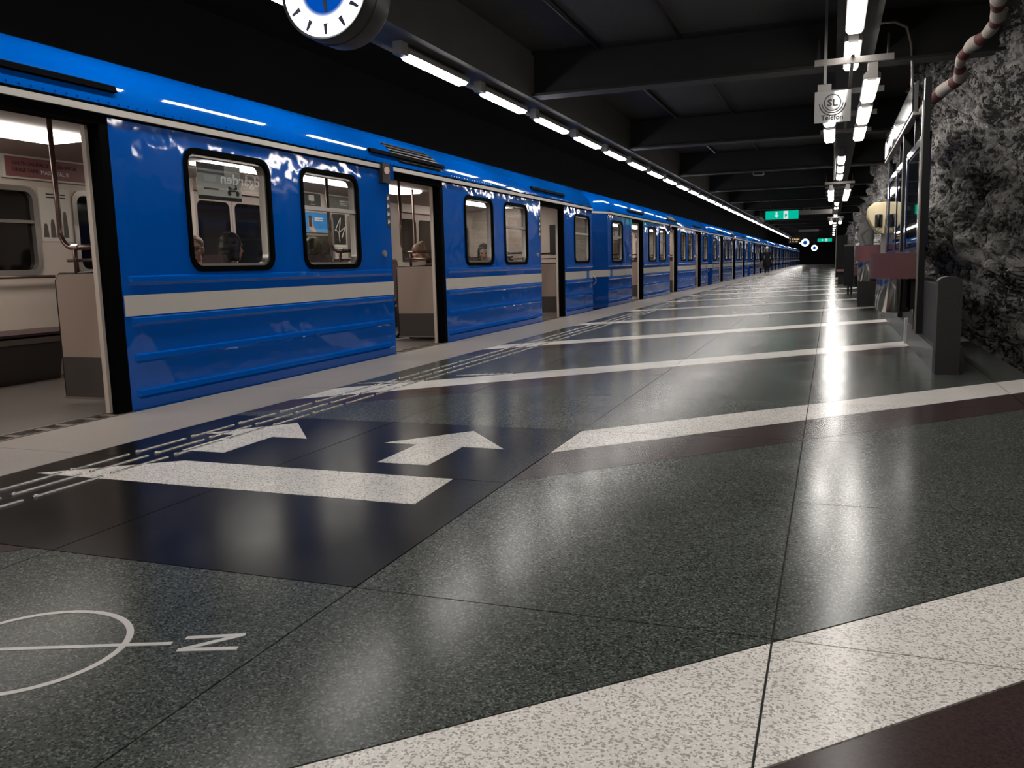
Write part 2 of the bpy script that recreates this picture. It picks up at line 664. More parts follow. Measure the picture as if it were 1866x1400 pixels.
for k in range(-4, 22):
    y = 11.72 + 6.15 * k
    if bp2 is None:
        bp2 = MB().prism(ibeam, 0.42, 1.9, 'x').build('stub_beam', 'beam', ceil)
        bp2.location = (0, y, 3.26)
    else:
        c = bp2.copy()
        COL.objects.link(c)
        c.parent = ceil
        c.location = (0, y, 3.26)
# conduits on the ceiling
MB().tube([(-3.0, -2, 3.83), (-3.0, 30, 3.83)], 0.03, 8).build('conduit', 'dark', ceil, smooth=True)
MB().tube([(-1.9, -2, 3.83), (-1.9, 30, 3.83)], 0.02, 8).build('conduit', 'dark', ceil, smooth=True)
MB().tube([(0.42, 11.1, 3.6), (0.62, 11.2, 3.62), (0.76, 11.35, 3.58), (0.83, 11.6, 3.45), (0.86, 11.7, 3.2), (0.88, 11.7, 2.6)], 0.018, 8).build('conduit', 'alu', ceil, smooth=True)

wl = MB()
wl.add([(-9.2, -8, -1.3), (-9.2, FLOOR_END + 6, -1.3), (-9.2, FLOOR_END + 6, 5.2), (-9.2, -8, 5.2)], [(0, 1, 2, 3)])
wl = MB().box(-9.6, -9.2, -16, FLOOR_END + 6, -1.3, 5.4).build('wall_left', 'void')
wl['kind'] = 'structure'
wl['label'] = 'dark tunnel wall behind the train'
tv = MB().box(-9.6, -4.46, -16, FLOOR_END + 6, 5.0, 5.4).build('trim_1', 'void')
tv['kind'] = 'structure'
tv['label'] = 'black tunnel vault over the track'
td = MB().box(1.45, 4.0, -14, FLOOR_END + 3, -0.9, -0.45).build('trim_4', 'void')  # made-up sunken trench, keeps the floor's right margin in shade
td['kind'] = 'structure'
td['label'] = 'dark trench added between the platform and the rock wall'
tb = MB().box(-9.2, X_EDGE, -16, FLOOR_END + 6, -1.4, -1.2).build('trim_2', 'void')
tb['kind'] = 'structure'
tb['label'] = 'dark track bed below the train'
we = MB().box(-9.6, 4.0, FLOOR_END + 3, FLOOR_END + 6, -1.3, 5.4).build('wall_far', 'void')
we['kind'] = 'structure'
we['label'] = 'black end wall far down the tunnel'

# rock wall on the right
rm = bpy.data.materials.new('blasted_rock')
rm.use_nodes = True
nt = rm.node_tree
N, Lk = nt.nodes, nt.links
bs = N['Principled BSDF']
tc = N.new('ShaderNodeTexCoord')
n1 = N.new('ShaderNodeTexNoise')
n1.inputs['Scale'].default_value = 4.2
n1.inputs['Detail'].default_value = 4
n1.inputs['Roughness'].default_value = 0.66
Lk.new(tc.outputs['Object'], n1.inputs['Vector'])
vd = N.new('ShaderNodeVectorMath')
vd.operation = 'MULTIPLY_ADD'
vd.inputs[1].default_value = (0.35, 0.35, 0.35)
Lk.new(n1.outputs['Color'], vd.inputs[0])
Lk.new(tc.outputs['Object'], vd.inputs[2])
vr = N.new('ShaderNodeTexVoronoi')
vr.inputs['Scale'].default_value = 24.0
Lk.new(vd.outputs[0], vr.inputs['Vector'])
sv = N.new('ShaderNodeSeparateColor')
Lk.new(vr.outputs['Color'], sv.inputs[0])
mm_ = N.new('ShaderNodeMix')
mm_.inputs['Factor'].default_value = 0.34
Lk.new(n1.outputs['Fac'], mm_.inputs['A'])
Lk.new(sv.outputs[0], mm_.inputs['B'])
rp = N.new('ShaderNodeValToRGB')
rp.color_ramp.elements[0].position = 0.42
rp.color_ramp.elements[0].color = (*lin((26, 25, 24)), 1)
rp.color_ramp.elements[1].position = 0.60
rp.color_ramp.elements[1].color = (*lin((164, 160, 156)), 1)
n3 = N.new('ShaderNodeTexNoise')  # broad noise paints dark, shaded hollows into the rock colour
n3.inputs['Scale'].default_value = 1.5
n3.inputs['Detail'].default_value = 2
Lk.new(tc.outputs['Object'], n3.inputs['Vector'])
m4 = N.new('ShaderNodeMix')
m4.inputs['Factor'].default_value = 0.40
Lk.new(mm_.outputs['Result'], m4.inputs['A'])
Lk.new(n3.outputs['Fac'], m4.inputs['B'])
Lk.new(m4.outputs['Result'], rp.inputs[0])
Lk.new(rp.outputs[0], bs.inputs['Base Color'])
bs.inputs['Roughness'].default_value = 0.8
n2 = N.new('ShaderNodeTexNoise')
n2.inputs['Scale'].default_value = 14
n2.inputs['Detail'].default_value = 10
Lk.new(tc.outputs['Object'], n2.inputs['Vector'])
bpn = N.new('ShaderNodeBump')
bpn.inputs['Strength'].default_value = 0.2
bpn.inputs['Distance'].default_value = 0.06
Lk.new(n2.outputs['Fac'], bpn.inputs['Height'])
Lk.new(bpn.outputs['Normal'], bs.inputs['Normal'])
M['rock'] = rm


def rock_base(y):
    key = [(-16, 2.2), (3.0, 1.9), (6.2, 1.62), (6.9, 1.50), (7.3, 1.75), (7.9, 2.9), (9.2, 3.3), (10.4, 3.0), (11.4, 1.95), (12.2, 1.5), (14, 1.42), (18, 1.35), (30, 1.3), (200, 1.3)]
    for (a, xa), (c, xc) in zip(key[:-1], key[1:]):
        if a <= y <= c:
            return xa + (xc - xa) * (y - a) / (c - a)
    return 1.4


ysr = [-14 + 0.5 * k for k in range(38)]
y = ysr[-1] + 0.1
while y < 20:
    ysr.append(y)
    y += 0.05
while y < FLOOR_END + 3:
    ysr.append(y)
    y += 0.5 + (y - 20) * 0.02
zsr = [-0.5 + 4.6 * k / 104 for k in range(105)]
vs, fs = [], []
for y in ysr:
    for z in zsr:
        p = Vector((0, y, z))
        d = 0.42 * (noise.noise(p * 0.75 + Vector((3.1, 0, 0))) ) + 0.26 * noise.noise(p * 1.9) + 0.08 * noise.noise(p * 4.3)
        rdg = abs(noise.noise(p * 2.6 + Vector((0, 9, 4))))
        d += 0.16 * rdg
        q = p * 2.2
        q.z *= 0.6
        dv_, pv_ = noise.voronoi(q)
        d += 0.42 * (dv_[0] - 0.35) + 0.30 * noise.noise(pv_[0] * 3.7)
        dv_, pv_ = noise.voronoi(p * 6.5)
        d += 0.14 * (dv_[0] - 0.3) + 0.14 * noise.noise(pv_[0] * 5.1)
        xb = rock_base(y)
        if 7.25 < y < 11.5:
            rec = min(1, max(0, (1.35 - z) / 0.6))
            rec = rec * rec * (3 - 2 * rec) * min(1, max(0, (10.6 - y) / 1.0)) * min(1, (y - 7.25) / 0.4)
            xb = xb + 0.9 * rec
            t = 1.0
            t_ = min(1, max(0, (z - 0.10 - 0.12 * noise.noise(Vector((y * 1.3, 0, 2)))) / 0.16))
            xb = (1.32 + 0.12 * noise.noise(Vector((y * 2, 5, 0)))) * (1 - t) + xb * t
        x = min(xb + 0.66 * d, 3.95)
        x -= 0.05 * max(0, z - 2.2) ** 2
        if y > 7.2:
            x = max(x, 1.04)
        vs.append((x, y, z))
nz = len(zsr)
for a in range(len(ysr) - 1):
    for c in range(nz - 1):
        fs.append((a * nz + c, (a + 1) * nz + c, (a + 1) * nz + c + 1, a * nz + c + 1))
rk = MB().add(vs, fs).build('wall_right', 'rock')
rk['kind'] = 'structure'
rk['label'] = 'rough blasted grey rock wall behind the notice boards'
MB().box(4.0, 4.6, -14, FLOOR_END + 3, -0.9, 4.2).build('rock_core', 'void', rk)

# low wall with a granite pier at its near end
lw = MB().box(0.79, 1.02, 7.62, 60, 0, 0.20).build('trim_3', 'marble')
lw['kind'] = 'structure'
lw['label'] = 'low polished plinth along the right side of the platform'
MB().box(0.83, 0.98, 7.62, 60, 0.20, 0.70).build('upstand', 'stone', lw)
MB().box(0.765, 0.80, 10.13, 10.20, 0.0, 0.27).build('plinth_end', 'white', lw)
pier = MB()
top = [(0.792, 0), (0.967, 0), (0.967, 0.72), (0.955, 0.75), (0.93, 0.768), (0.86, 0.772), (0.82, 0.765), (0.792, 0.74)]
pier.prism(top, 7.45, 7.62, 'y')
tag(pier.build('granite_pier', 'stone'), 'dark granite pier standing at the near end of the low plinth', 'pier')

# ================================================================== TRAIN
CX = -5.95           # centre line of the cars
S = 1.405            # half width, outer skin
PITCH_CAR = 17.45
Y0 = 0.15
LEN = 17.45
F0, F1 = 0.65, 16.80            # flat part of the side
DOORS = [(3.05, 4.41), (8.30, 9.68), (13.50, 14.86)]
DTOP = 1.965
WINS = [(1.00, 2.06, 1), (5.10, 6.15, 0), (6.60, 7.62, 1), (10.33, 11.35, 0), (11.80, 12.83, 1), (15.50, 16.60, 1)]
WZ0, WZ1 = 0.99, 1.86
OWINS = [(0.95, 2.00), (4.95, 6.00), (6.44, 7.45), (10.14, 11.18), (11.63, 12.65), (15.35, 16.4)]
ROOF = [(1.405, 2.05), (1.394, 2.105), (1.358, 2.195), (1.295, 2.285), (1.20, 2.372), (1.06, 2.458), (0.85, 2.53), (0.55, 2.58), (0.2, 2.605), (0, 2.608)]


def skin(b, x, y0, y1, holes, doors, zlo, zhi, dtop, rad, WZ1=1.86):
    """vertical wall at x between y0..y1 with rounded window holes and door openings"""
    segs = []
    cuts = sorted([(a - 0.06, c + 0.06, 'w', (a, c)) for a, c in holes] + [(a, c, 'd', (a, c)) for a, c in doors])
    y = y0
    for a, c, k, h in cuts:
        if a > y:
            segs.append((y, a, None, None))
        segs.append((a, c, k, h))
        y = c
    segs.append((y, y1, None, None))

    def quad(a, c, z0, z1):
        b.add([(x, a, z0), (x, c, z0), (x, c, z1), (x, a, z1)], [(0, 1, 2, 3)])
    for a, c, k, h in segs:
        if k is None:
            quad(a, c, zlo, zhi)
        elif k == 'd':
            quad(a, c, dtop, zhi)
        else:
            quad(a, c, zlo, WZ0 - 0.06)
            quad(a, c, WZ1 + 0.06, zhi)
            lp = rloop(h[0], h[1], WZ0, WZ1, rad)
            cor = [(c, WZ1 + 0.06), (a, WZ1 + 0.06), (a, WZ0 - 0.06), (c, WZ0 - 0.06)]
            n = len(lp)
            per = n // 4
            for i in range(n):
                q = i // per
                i2 = (i + 1) % n
                if i % per < per - 1:
                    b.add([(x, *lp[i]), (x, *lp[i2]), (x, *cor[q])], [(0, 1, 2)])
                else:
                    b.add([(x, *lp[i]), (x, *lp[i2]), (x, *cor[(q + 1) % 4]), (x, *cor[q])], [(0, 1, 2, 3)])


def make_car():
    root = thing('metro_car', 'x', 'train car', (CX, Y0, 0), group='cars of the blue metro train')
    # ---- outer shell
    b = MB()
    skin(b, S, F0, F1, [(a + 0.03, c - 0.03) for a, c, h in WINS], DOORS, -0.02, 2.05, DTOP, 0.10)
    b.build('side_shell', 'blue', root)
    b = MB()
    prof = ROOF + [(-x, z) for x, z in ROOF[-2::-1]]
    sect = [(0.02, 0.80, -0.16), (0.25, 0.865, -0.06), (F0, 1.0, 0), (F1, 1.0, 0), (LEN - 0.25, 0.865, -0.06), (LEN - 0.02, 0.80, -0.16)]
    vs, fs = [], []
    for y, sc_, dz in sect:
        for x, z in prof:
            vs.append((x * sc_, y, 2.05 + (z - 2.05) * (1 + dz / 0.55)))
    n = len(prof)
    for a in range(len(sect) - 1):
        for i in range(n - 1):
            fs.append((a * n + i, a * n + i + 1, (a + 1) * n + i + 1, (a + 1) * n + i))
    fs += [tuple(range(n)), tuple(range((len(sect) - 1) * n, len(sect) * n))]
    b.add(vs, fs)
    b.build('roof', 'blue3', root, smooth=35)
    # tapered ends
    for e in (0, 1):
        def Y(v):
            return v if e == 0 else LEN - v
        b = MB()
        pl = [(S, F0), (S * 0.865, 0.25), (S * 0.80, 0.02), (-S * 0.80, 0.02), (-S * 0.865, 0.25), (-S, F0)]
        for (xa, ya), (xb, yb) in zip(pl[:-1], pl[1:]):
            b.add([(xa, Y(ya), -0.02), (xb, Y(yb), -0.02), (xb, Y(yb), 2.05), (xa, Y(ya), 2.05)], [(0, 1, 2, 3)])
        b.build('end_shell', 'blue2', root)
        for z0, z1 in ((0.662, 0.806), (2.008, 2.050)):
            b = MB()
            o_ = 0.008
            pp = [(xa + o_, Y(ya)) for xa, ya in pl[:3]]
            b.add([(*p, z0) for p in pp] + [(*p, z1) for p in pp], [(0, 1, 4, 3), (1, 2, 5, 4)])
            b.build('end_stripe', 'stripe', root)
    # gap bellows between cars
    MB().box(-0.6, 0.6, LEN - 0.02, LEN + 0.02, 0.0, 2.1).build('gangway', 'rubber', root)
    # far side and underframe
    b = MB()
    b.box(-S, -S + 0.03, F0, F1, -0.02, 2.05)
    b.build('far_shell', 'blue2', root)
    MB().box(-S + 0.05, S - 0.06, 0.2, LEN - 0.2, -0.75, -0.03).build('underframe', 'black', root)
    # ---- ribs, stripes per panel
    panels = []
    y = F0
    for a, c in DOORS:
        panels.append((y, a))
        y = c
    panels.append((y, F1))
    for a, c in panels:
        lo = a + (0.06 if a > 1 else 0.0)
        hi = c - (0.03 if c < 16 else 0.0)
        for z in (0.925, 0.640, 0.380, 0.128):
            b = MB()
            pr = [(0.0, 0.016), (0.016, 0.006), (0.019, -0.030), (0.0, -0.052)]
            vs = []
            for (y_, k) in ((lo, 0.15), (lo + 0.025, 1), (hi - 0.025, 1), (hi, 0.15)):
                vs += [(S + px * k, y_, z + pz) for px, pz in pr]
            fs = []
            for s_ in range(3):
                for i in range(3):
                    fs.append((s_ * 4 + i, s_ * 4 + i + 1, s_ * 4 + 5 + i, s_ * 4 + 4 + i))
            fs += [(0, 1, 2, 3), (12, 13, 14, 15)]
            b.add(vs, fs)
            b.build('side_rib', 'blue', root)
        st = MB()
        st.box(S, S + 0.006, a + 0.012, c, 0.662, 0.806)
        sp = st.build('waist_stripe', 'stripe', root)
        # dark strip under the window line and sill line
    MB().box(S - 0.01, S + 0.022, F0, F1, 2.008, 2.050).build('gutter_rail', 'stripe', root)
    MB().box(S - 0.02, S + 0.014, F0, F1, 2.051, 2.070).build('gutter_seal', 'slot', root)
    MB().box(S - 0.02, S + 0.004, F0, F1, 1.990, 2.007).build('lintel_seal', 'rubber', root)
    MB().box(S - 0.05, S + 0.004, F0, F1, -0.05, -0.021).build('skirt_edge', 'rubber', root)
    # rivets
    b = MB()
    k = 0
    y = F0 + 0.05
    while y < F1:
        x, z, r_ = S + 0.0, 2.092, 0.009
        b.add([(x, y - r_, z), (x, y, z - r_), (x, y + r_, z), (x - 0.003, y, z + r_), (x + 0.008, y, z)],
              [(0, 1, 4), (1, 2, 4), (2, 3, 4), (3, 0, 4)])
        y += 0.085
    b.build('rivet_row', 'blue2', root, kind='stuff')
    # rain gutters over the doors
    for a, c in DOORS:
        b = MB()
        b.add([(1.368, a - 0.35, 2.168), (1.368, c + 0.12, 2.168), (1.400, c + 0.12, 2.172), (1.400, a - 0.35, 2.172),
               (1.350, a - 0.35, 2.206), (1.350, c + 0.12, 2.206), (1.380, c + 0.12, 2.214), (1.380, a - 0.35, 2.214)],
              [(0, 1, 2, 3), (4, 5, 6, 7), (0, 1, 5, 4), (3, 2, 6, 7), (0, 3, 7, 4), (1, 2, 6, 5)])
        b.build('rain_gutter', 'slot', root)
    # ventilation grille over the middle door, following the roof curve

    def roof_at(z):
        for (xa, za), (xb, zb) in zip(ROOF[:-1], ROOF[1:]):
            if za <= z <= zb:
                return xa + (xb - xa) * (z - za) / (zb - za)
        return ROOF[-1][0]
    g0, g1 = 8.40, 9.66
    zs = [2.125 + 0.018 * k for k in range(13)]
    b = MB()
    vs, fs = [], []
    for k, z in enumerate(zs):
        f_ = k / 12
        l_ = g0 + 0.20 * (1 - f_)
        r_ = g1 + 0.06 - 0.34 * max(0, f_ - 0.35) ** 1.6
        vs += [(roof_at(z) + 0.006, l_, z), (roof_at(z) + 0.006, r_, z)]
    for k in range(12):
        fs.append((2 * k, 2 * k + 1, 2 * k + 3, 2 * k + 2))
    b.add(vs, fs)
    gr = b.build('roof_grille', 'black', root)  # black sheet on the roof in place of the shaded recess behind the slats
    for k in range(1, 12, 1):
        if k % 2 == 0:
            continue
        f_ = k / 12
        z = zs[k]
        l_ = g0 + 0.20 * (1 - f_)
        r_ = g1 + 0.06 - 0.34 * max(0, f_ - 0.35) ** 1.6
        x = roof_at(z)
        MB().box(x + 0.004, x + 0.022, l_ + 0.01, r_ - 0.01, z - 0.004, z + 0.003).build('slat', 'black', gr)
    # ---- windows
    for i, (a, c, hop) in enumerate(WINS):
        o1 = rloop(a, c, WZ0 - 0.03, WZ1 + 0.03, 0.125)
        i1 = rloop(a + 0.038, c - 0.038, WZ0 + 0.012, WZ1 - 0.012, 0.09)
        wf = MB().ring(o1, i1, S - 0.005, S + 0.016).build('window_frame', 'rubber', root, smooth=50)
        i2 = rloop(a + 0.058, c - 0.058, WZ0 + 0.032, WZ1 - 0.032, 0.075)
        MB().ring(i1, i2, S - 0.075, S - 0.012).build('inner_frame', 'alu', wf, smooth=50)
        pn = MB()
        pn.add([(S - 0.03, *p) for p in i1], [tuple(range(len(i1)))])
        pn.build('pane', 'pane', wf)
        if hop:
            MB().box(S - 0.06, S - 0.004, a + 0.04, c - 0.04, 1.505, 1.54).build('hopper_bar', 'alu', wf)
    # ---- door frames: seals, inner reveal, threshold
    for a, c in DOORS:
        MB().box(S - 0.10, S + 0.002, c - 0.075, c - 0.001, 0.0, DTOP).build('door_seal', 'rubber', root)
        MB().box(S - 0.135, S - 0.10, c - 0.10, c - 0.02, 0.0, DTOP).build('door_post', 'cream', root)
        MB().box(S - 0.10, S - 0.03, a + 0.001, a + 0.02, 0.0, DTOP).build('door_seal', 'rubber', root)
        MB().box(S - 0.135, S - 0.10, a - 0.01, a + 0.03, 0.0, DTOP).build('door_post', 'cream', root)
        MB().box(S - 0.10, S + 0.001, a, c, DTOP - 0.03, DTOP + 0.025).build('door_header', 'rubber', root)
        th = MB().box(S - 0.13, S + 0.012, a, c, -0.03, -0.008).build('threshold', 'dark', root)
        MB().box(S - 0.005, S + 0.014, a, c, -0.02, 0.002).build('threshold_rail', 'alu', th)
        MB().box(S - 0.15, S - 0.125, a, c, -0.02, 0.004).build('threshold_rail', 'alu', th)
        k = 0
        y = a + 0.08
        while y < c - 0.05:
            MB().box(S - 0.12, S - 0.01, y, y + 0.05, -0.02, 0.0).build('tread_block', 'seatf', th)
            y += 0.15 if k % 2 else 0.22
            k += 1
    # sticker strip beside the door, button, marker lamp
    for a, c in DOORS:
        sk = MB().box(S + 0.001, S + 0.004, a - 0.085, a - 0.012, 1.40, 1.75).build('door_sticker', 'black', root)
        for k in range(4):
            z = 1.43 + 0.085 * k
            b = MB()
            yy = a - 0.075
            b.add([(S + 0.005, yy, z), (S + 0.005, yy + 0.052, z + 0.012), (S + 0.005, yy + 0.045, z + 0.05), (S + 0.005, yy + 0.02, z + 0.03), (S + 0.005, yy + 0.01, z + 0.055)], [(0, 1, 2, 3), (0, 3, 4)])
            b.build('pictogram', 'white', sk)
        MB().cyl((S, a - 0.19, 1.11), (S + 0.02, a - 0.19, 1.11), 0.036, 16).build('door_button', 'alu', root, smooth=40)
    a = DOORS[1][0]
    ml = MB().box(S, S + 0.05, a - 0.22, a - 0.06, 1.86, 2.07).build('marker_lamp', 'black', root)
    MB().cyl((S + 0.05, a - 0.15, 1.99), (S + 0.075, a - 0.15, 1.99), 0.036, 14).build('lens', mat_lens, ml, smooth=40)
    MB().box(S, S + 0.035, a - 0.05, a + 0.05, 1.90, 2.07).build('lamp_bracket', 'blue2', ml)
    # number and handle near the car's far end
    MB().tube([(S, 16.83, 0.52), (S + 0.05, 16.86, 0.57), (S + 0.05, 16.86, 0.65), (S, 16.83, 0.70)], 0.012, 8).build('grab_handle', 'alu', root, smooth=True)
    return root


mat_lens = emis('marker_amber', (230, 190, 170), 0.5)
M['ad_brown'] = mat('ad_brown', (128, 78, 80), 0.5)
M['ad_blue'] = mat('ad_blue', (20, 130, 205), 0.5)
M['ad_grey'] = mat('ad_grey', (96, 96, 88), 0.5)
M['ad_black'] = mat('ad_black', (20, 19, 19), 0.5)
M['paper'] = mat('ad_paper', (206, 200, 190), 0.6, var=0.05, scale=9)
M['ink'] = mat('ink', (34, 26, 27), 0.6)
M['blueglass'] = mat('blue_badge', (20, 90, 170), 0.3)
FX = (0, 1, 0)
FZ = (0, 0, 1)


def make_interior(root):
    XI = S - 0.075          # inner lining
    XO = -1.15              # inner face of the far wall
    b = MB()
    skin(b, XI, F0, F1, [(a + 0.05, c - 0.05) for a, c, h in WINS], [(a - 0.02, c + 0.0) for a, c in DOORS], 0, 2.0, DTOP, 0.08)
    b.build('wall_lining', 'cream', root)
    MB().box(XO, S - 0.15, 0.7, LEN - 0.7, -0.025, 0.001).build('cabin_floor', 'cfloor', root)
    b = MB()
    cp = [(XI, 1.97), (XI - 0.12, 2.10), (XI - 0.3, 2.13), (-0.75, 2.13), (-0.95, 2.10), (XO, 2.07)]
    for (xa, za), (xb, zb) in zip(cp[:-1], cp[1:]):
        b.add([(xa, 0.7, za), (xa, LEN - 0.7, za), (xb, LEN - 0.7, zb), (xb, 0.7, zb)], [(0, 1, 2, 3)])
    b.build('cabin_ceiling', 'cream2', root, smooth=True)
    for a, c in ((1.6, 5.55), (7.4, 12.0), (13.9, 16.2)):
        MB().prism([(0.0, a), (-0.5, a), (-0.5, c + 0.12), (-0.12, c + 0.12), (0.0, c - 0.05)][::-1], 2.100, 2.128).build('light_panel', 'cablight', root)
    # far wall with windows and doors
    b = MB()
    skin(b, XO, 0.7, LEN - 0.7, OWINS, [(a - 0.1, c - 0.1) for a, c in DOORS], 0, 2.10, 1.93, 0.09, 1.79)
    b.build('far_wall', 'cream', root)
    for k, (a, c) in enumerate(OWINS):
        o1 = rloop(a - 0.02, c + 0.02, WZ0 - 0.02, WZ1 - 0.06, 0.11)
        i1 = rloop(a + 0.035, c - 0.035, WZ0 + 0.03, WZ1 - 0.11, 0.08)
        wf = MB().ring(o1, i1, XO - 0.05, XO + 0.018).build('far_window_frame', 'alu', root, smooth=50)
        MB().add([(XO - 0.03, *p) for p in o1], [tuple(range(len(o1)))]).build('far_pane', 'pane_dark', wf)
        if k % 2 == 1:
            MB().box(XO - 0.02, XO + 0.012, a + 0.03, c - 0.03, 1.455, 1.485).build('far_window_bar', 'alu', wf)
    for a, c in DOORS:
        a, c = a - 0.1, c - 0.1
        for s_ in range(2):
            y0_ = a + s_ * (c - a) / 2
            y1_ = y0_ + (c - a) / 2
            d = MB().box(XO - 0.05, XO - 0.01, y0_ + 0.004, y1_ - 0.004, 0.0, 1.93).build('far_door', 'cream2', root)
            o1 = rloop(y0_ + 0.05, y1_ - 0.05, 0.85, 1.82, 0.08)
            MB().add([(XO - 0.008, *p) for p in o1], [tuple(range(len(o1)))]).build('far_door_pane', 'pane_dark', d)
        MB().box(XO, XO + 0.05, a, c, 1.93, 2.08).build('door_engine_cover', 'cream', root)
    # advert frames on the cove
    ads = [(5.70, 6.80, 'ad_brown'), (10.44, 10.86, 'ad_black'), (11.06, 11.80, 'ad_grey'), (6.95, 7.6, 'ad_grey'), (0.9, 1.9, 'ad_brown'), (15.2, 16.0, 'ad_black')]
    for a, c, m in ads:
        f = MB().box(XO, XO + 0.03, a - 0.03, c + 0.03, 1.862, 2.075).build('advert_frame', 'stripe', root)
        MB().box(XO + 0.028, XO + 0.034, a, c, 1.878, 2.058).build('advert_sheet', m, f)
        if m == 'ad_brown':
            text('advert_text', 'HAR EN ORIGINAL SE BURGER-SPECIAL', 0.05, (XO + 0.036, a + 0.07, 1.985), FX, FZ, 'ink', f, fit=0.72)
            text('advert_text', 'UNGE SAMI.', 0.05, (XO + 0.036, a + 0.07, 1.925), FX, FZ, 'ink', f, fit=0.28)
            text('advert_text', 'MAX-MEAL III', 0.055, (XO + 0.036, a + 0.37, 1.918), FX, FZ, 'white', f, fit=0.32)
            lg = rloop(c - 0.18, c - 0.06, 1.91, 2.035, 0.025)
            MB().add([(XO + 0.0345, *p) for p in lg] + [(XO + 0.036, *p) for p in lg], [tuple(range(20)), tuple(range(20, 40))]).build('advert_logo', 'white', f)
            text('logo_text', 'MAX', 0.05, (XO + 0.0375, c - 0.165, 1.955), FX, FZ, 'ad_brown', f, fit=0.09)
        elif m == 'ad_black':
            lp = [(a + 0.11, 1.95), (a + 0.17, 1.95), (a + 0.19, 1.925), (a + 0.20, 1.95), (a + 0.25, 1.95), (a + 0.25, 2.03), (a + 0.11, 2.03)]
            MB().prism(lp, XO + 0.034, XO + 0.036, 'x').build('speech_bubble', 'paper', f)
            MB().box(XO + 0.034, XO + 0.036, a + 0.15, a + 0.26, 1.898, 1.906).build('advert_line', 'paper', f)
        else:
            for k in range(3):
                MB().box(XO + 0.034, XO + 0.036, c - 0.42, c - 0.08 - 0.06 * k, 1.985 - 0.026 * k, 1.985 - 0.026 * k + (0.014 if k == 0 else 0.008)).build('advert_line', 'paper', f)
    # posters on the pillars
    for a, m in ((6.045, 'paper'), (11.20, 'ad_black')):
        p = MB().box(XO + 0.001, XO + 0.006, a, a + 0.36, 1.29, 1.80).build('pillar_poster', m, root)
        if m == 'paper':
            rr = random.Random(3)
            for k in range(2):
                MB().box(XO + 0.006, XO + 0.008, a + 0.08, a + 0.30, 1.735 - 0.03 * k, 1.748 - 0.03 * k).build('poster_line', 'ink', p)
            for k, (yy, h) in enumerate(((0.05, 0.13), (0.13, 0.17), (0.20, 0.12), (0.28, 0.25))):
                MB().prism([(a + yy - 0.03, 1.33), (a + yy + 0.03, 1.33), (a + yy + 0.022, 1.33 + h * 0.75), (a + yy + 0.012, 1.33 + h), (a + yy - 0.012, 1.33 + h), (a + yy - 0.022, 1.33 + h * 0.75)], XO + 0.006, XO + 0.008, 'x').build('poster_figure', 'kick', p)
        else:
            for q0, q1 in (((0.05, 1.54), (0.22, 1.74)), ((0.22, 1.74), (0.17, 1.52)), ((0.17, 1.52), (0.33, 1.60)), ((0.08, 1.56), (0.17, 1.50)), ((0.16, 1.50), (0.17, 1.38)), ((0.33, 1.58), (0.24, 1.44))):
                MB().tube([(XO + 0.008, a + q0[0], q0[1]), (XO + 0.008, a + q1[0], q1[1])], 0.008, 5).build('poster_stroke', 'paper', p)
            MB().box(XO + 0.006, XO + 0.008, a, a + 0.36, 1.29, 1.335).build('poster_foot', 'paper', p)
    bp_ = MB().box(XO + 0.02, XO + 0.028, 10.42, 11.05, 1.50, 1.785).build('blue_poster', 'ad_blue', root)
    MB().prism([(10.52, 1.56), (10.66, 1.50), (10.72, 1.50), (10.62, 1.62), (10.63, 1.70), (10.52, 1.70)], XO + 0.028, XO + 0.031, 'x').build('poster_hand', 'skin', bp_)
    MB().box(XO + 0.031, XO + 0.034, 10.53, 10.60, 1.58, 1.74).build('poster_phone', 'ad_black', bp_)
    for k in range(2):
        MB().box(XO + 0.028, XO + 0.031, 10.68, 10.90, 1.70 - 0.03 * k, 1.716 - 0.03 * k).build('poster_line', 'white', bp_)
    # grab rail, heater on the far side
    MB().tube([(XO + 0.07, 4.9, 0.955), (XO + 0.07, 7.9, 0.955)], 0.014, 8).build('window_rail', 'pole', root, smooth=True)
    MB().tube([(XO + 0.07, 10.1, 0.955), (XO + 0.07, 13.1, 0.955)], 0.014, 8).build('window_rail', 'pole', root, smooth=True)
    # draught screens with poles, both sides of each door, near and far
    for a, c in DOORS:
        for y, sd in ((c + 0.16, 1), (a - 0.16, -1)):
            x0, x1 = S - 0.76, S - 0.08
            sc_ = MB().box(x0, x1, y - 0.012, y + 0.012, 0.06, 0.965).build('draught_screen', 'taupe', root)
            MB().box(x0 + 0.002, x1, y - 0.016, y + 0.016, 0.062, 0.36).build('kick_panel', 'kick', sc_)
            b = MB()
            b.tube([(x0 - 0.005, y, 0.05), (x0 - 0.005, y, 0.92), (x0 + 0.03, y, 0.965), (x1, y, 0.972)], 0.013, 8)
            b.build('screen_trim', 'dark', sc_, smooth=True)
            MB().box(x0 - 0.01, x1, y - 0.02, y + 0.02, 0.05, 0.065).build('screen_foot', 'alu', sc_)
            b = MB()
            pts = [(x0 + 0.07, y, 2.125), (x0 + 0.075, y, 1.4)] + [(x0 + 0.075 + 0.11 * (1 - math.cos(t)), y, 1.28 - 0.13 * math.sin(t)) for t in [math.pi / 2 * k / 6 for k in range(7)]] + [(x1, y, 1.155)]
            b.tube(pts, 0.018, 10)
            gp = b.build('grab_pole', 'pole', root, smooth=True)
            MB().cyl((x0 + 0.20, y, 0.965), (x0 + 0.20, y, 1.155), 0.017, 10).build('pole_post', 'pole', gp, smooth=True)
            MB().cyl((x0 + 0.18, y, 1.155), (x0 + 0.24, y, 1.155), 0.024, 10).build('pole_clamp', 'steel', gp, smooth=40)
            MB().cyl((x0 + 0.12, y, 1.06), (x1, y, 1.06), 0.011, 8).build('lower_rail', 'pole', gp, smooth=True)
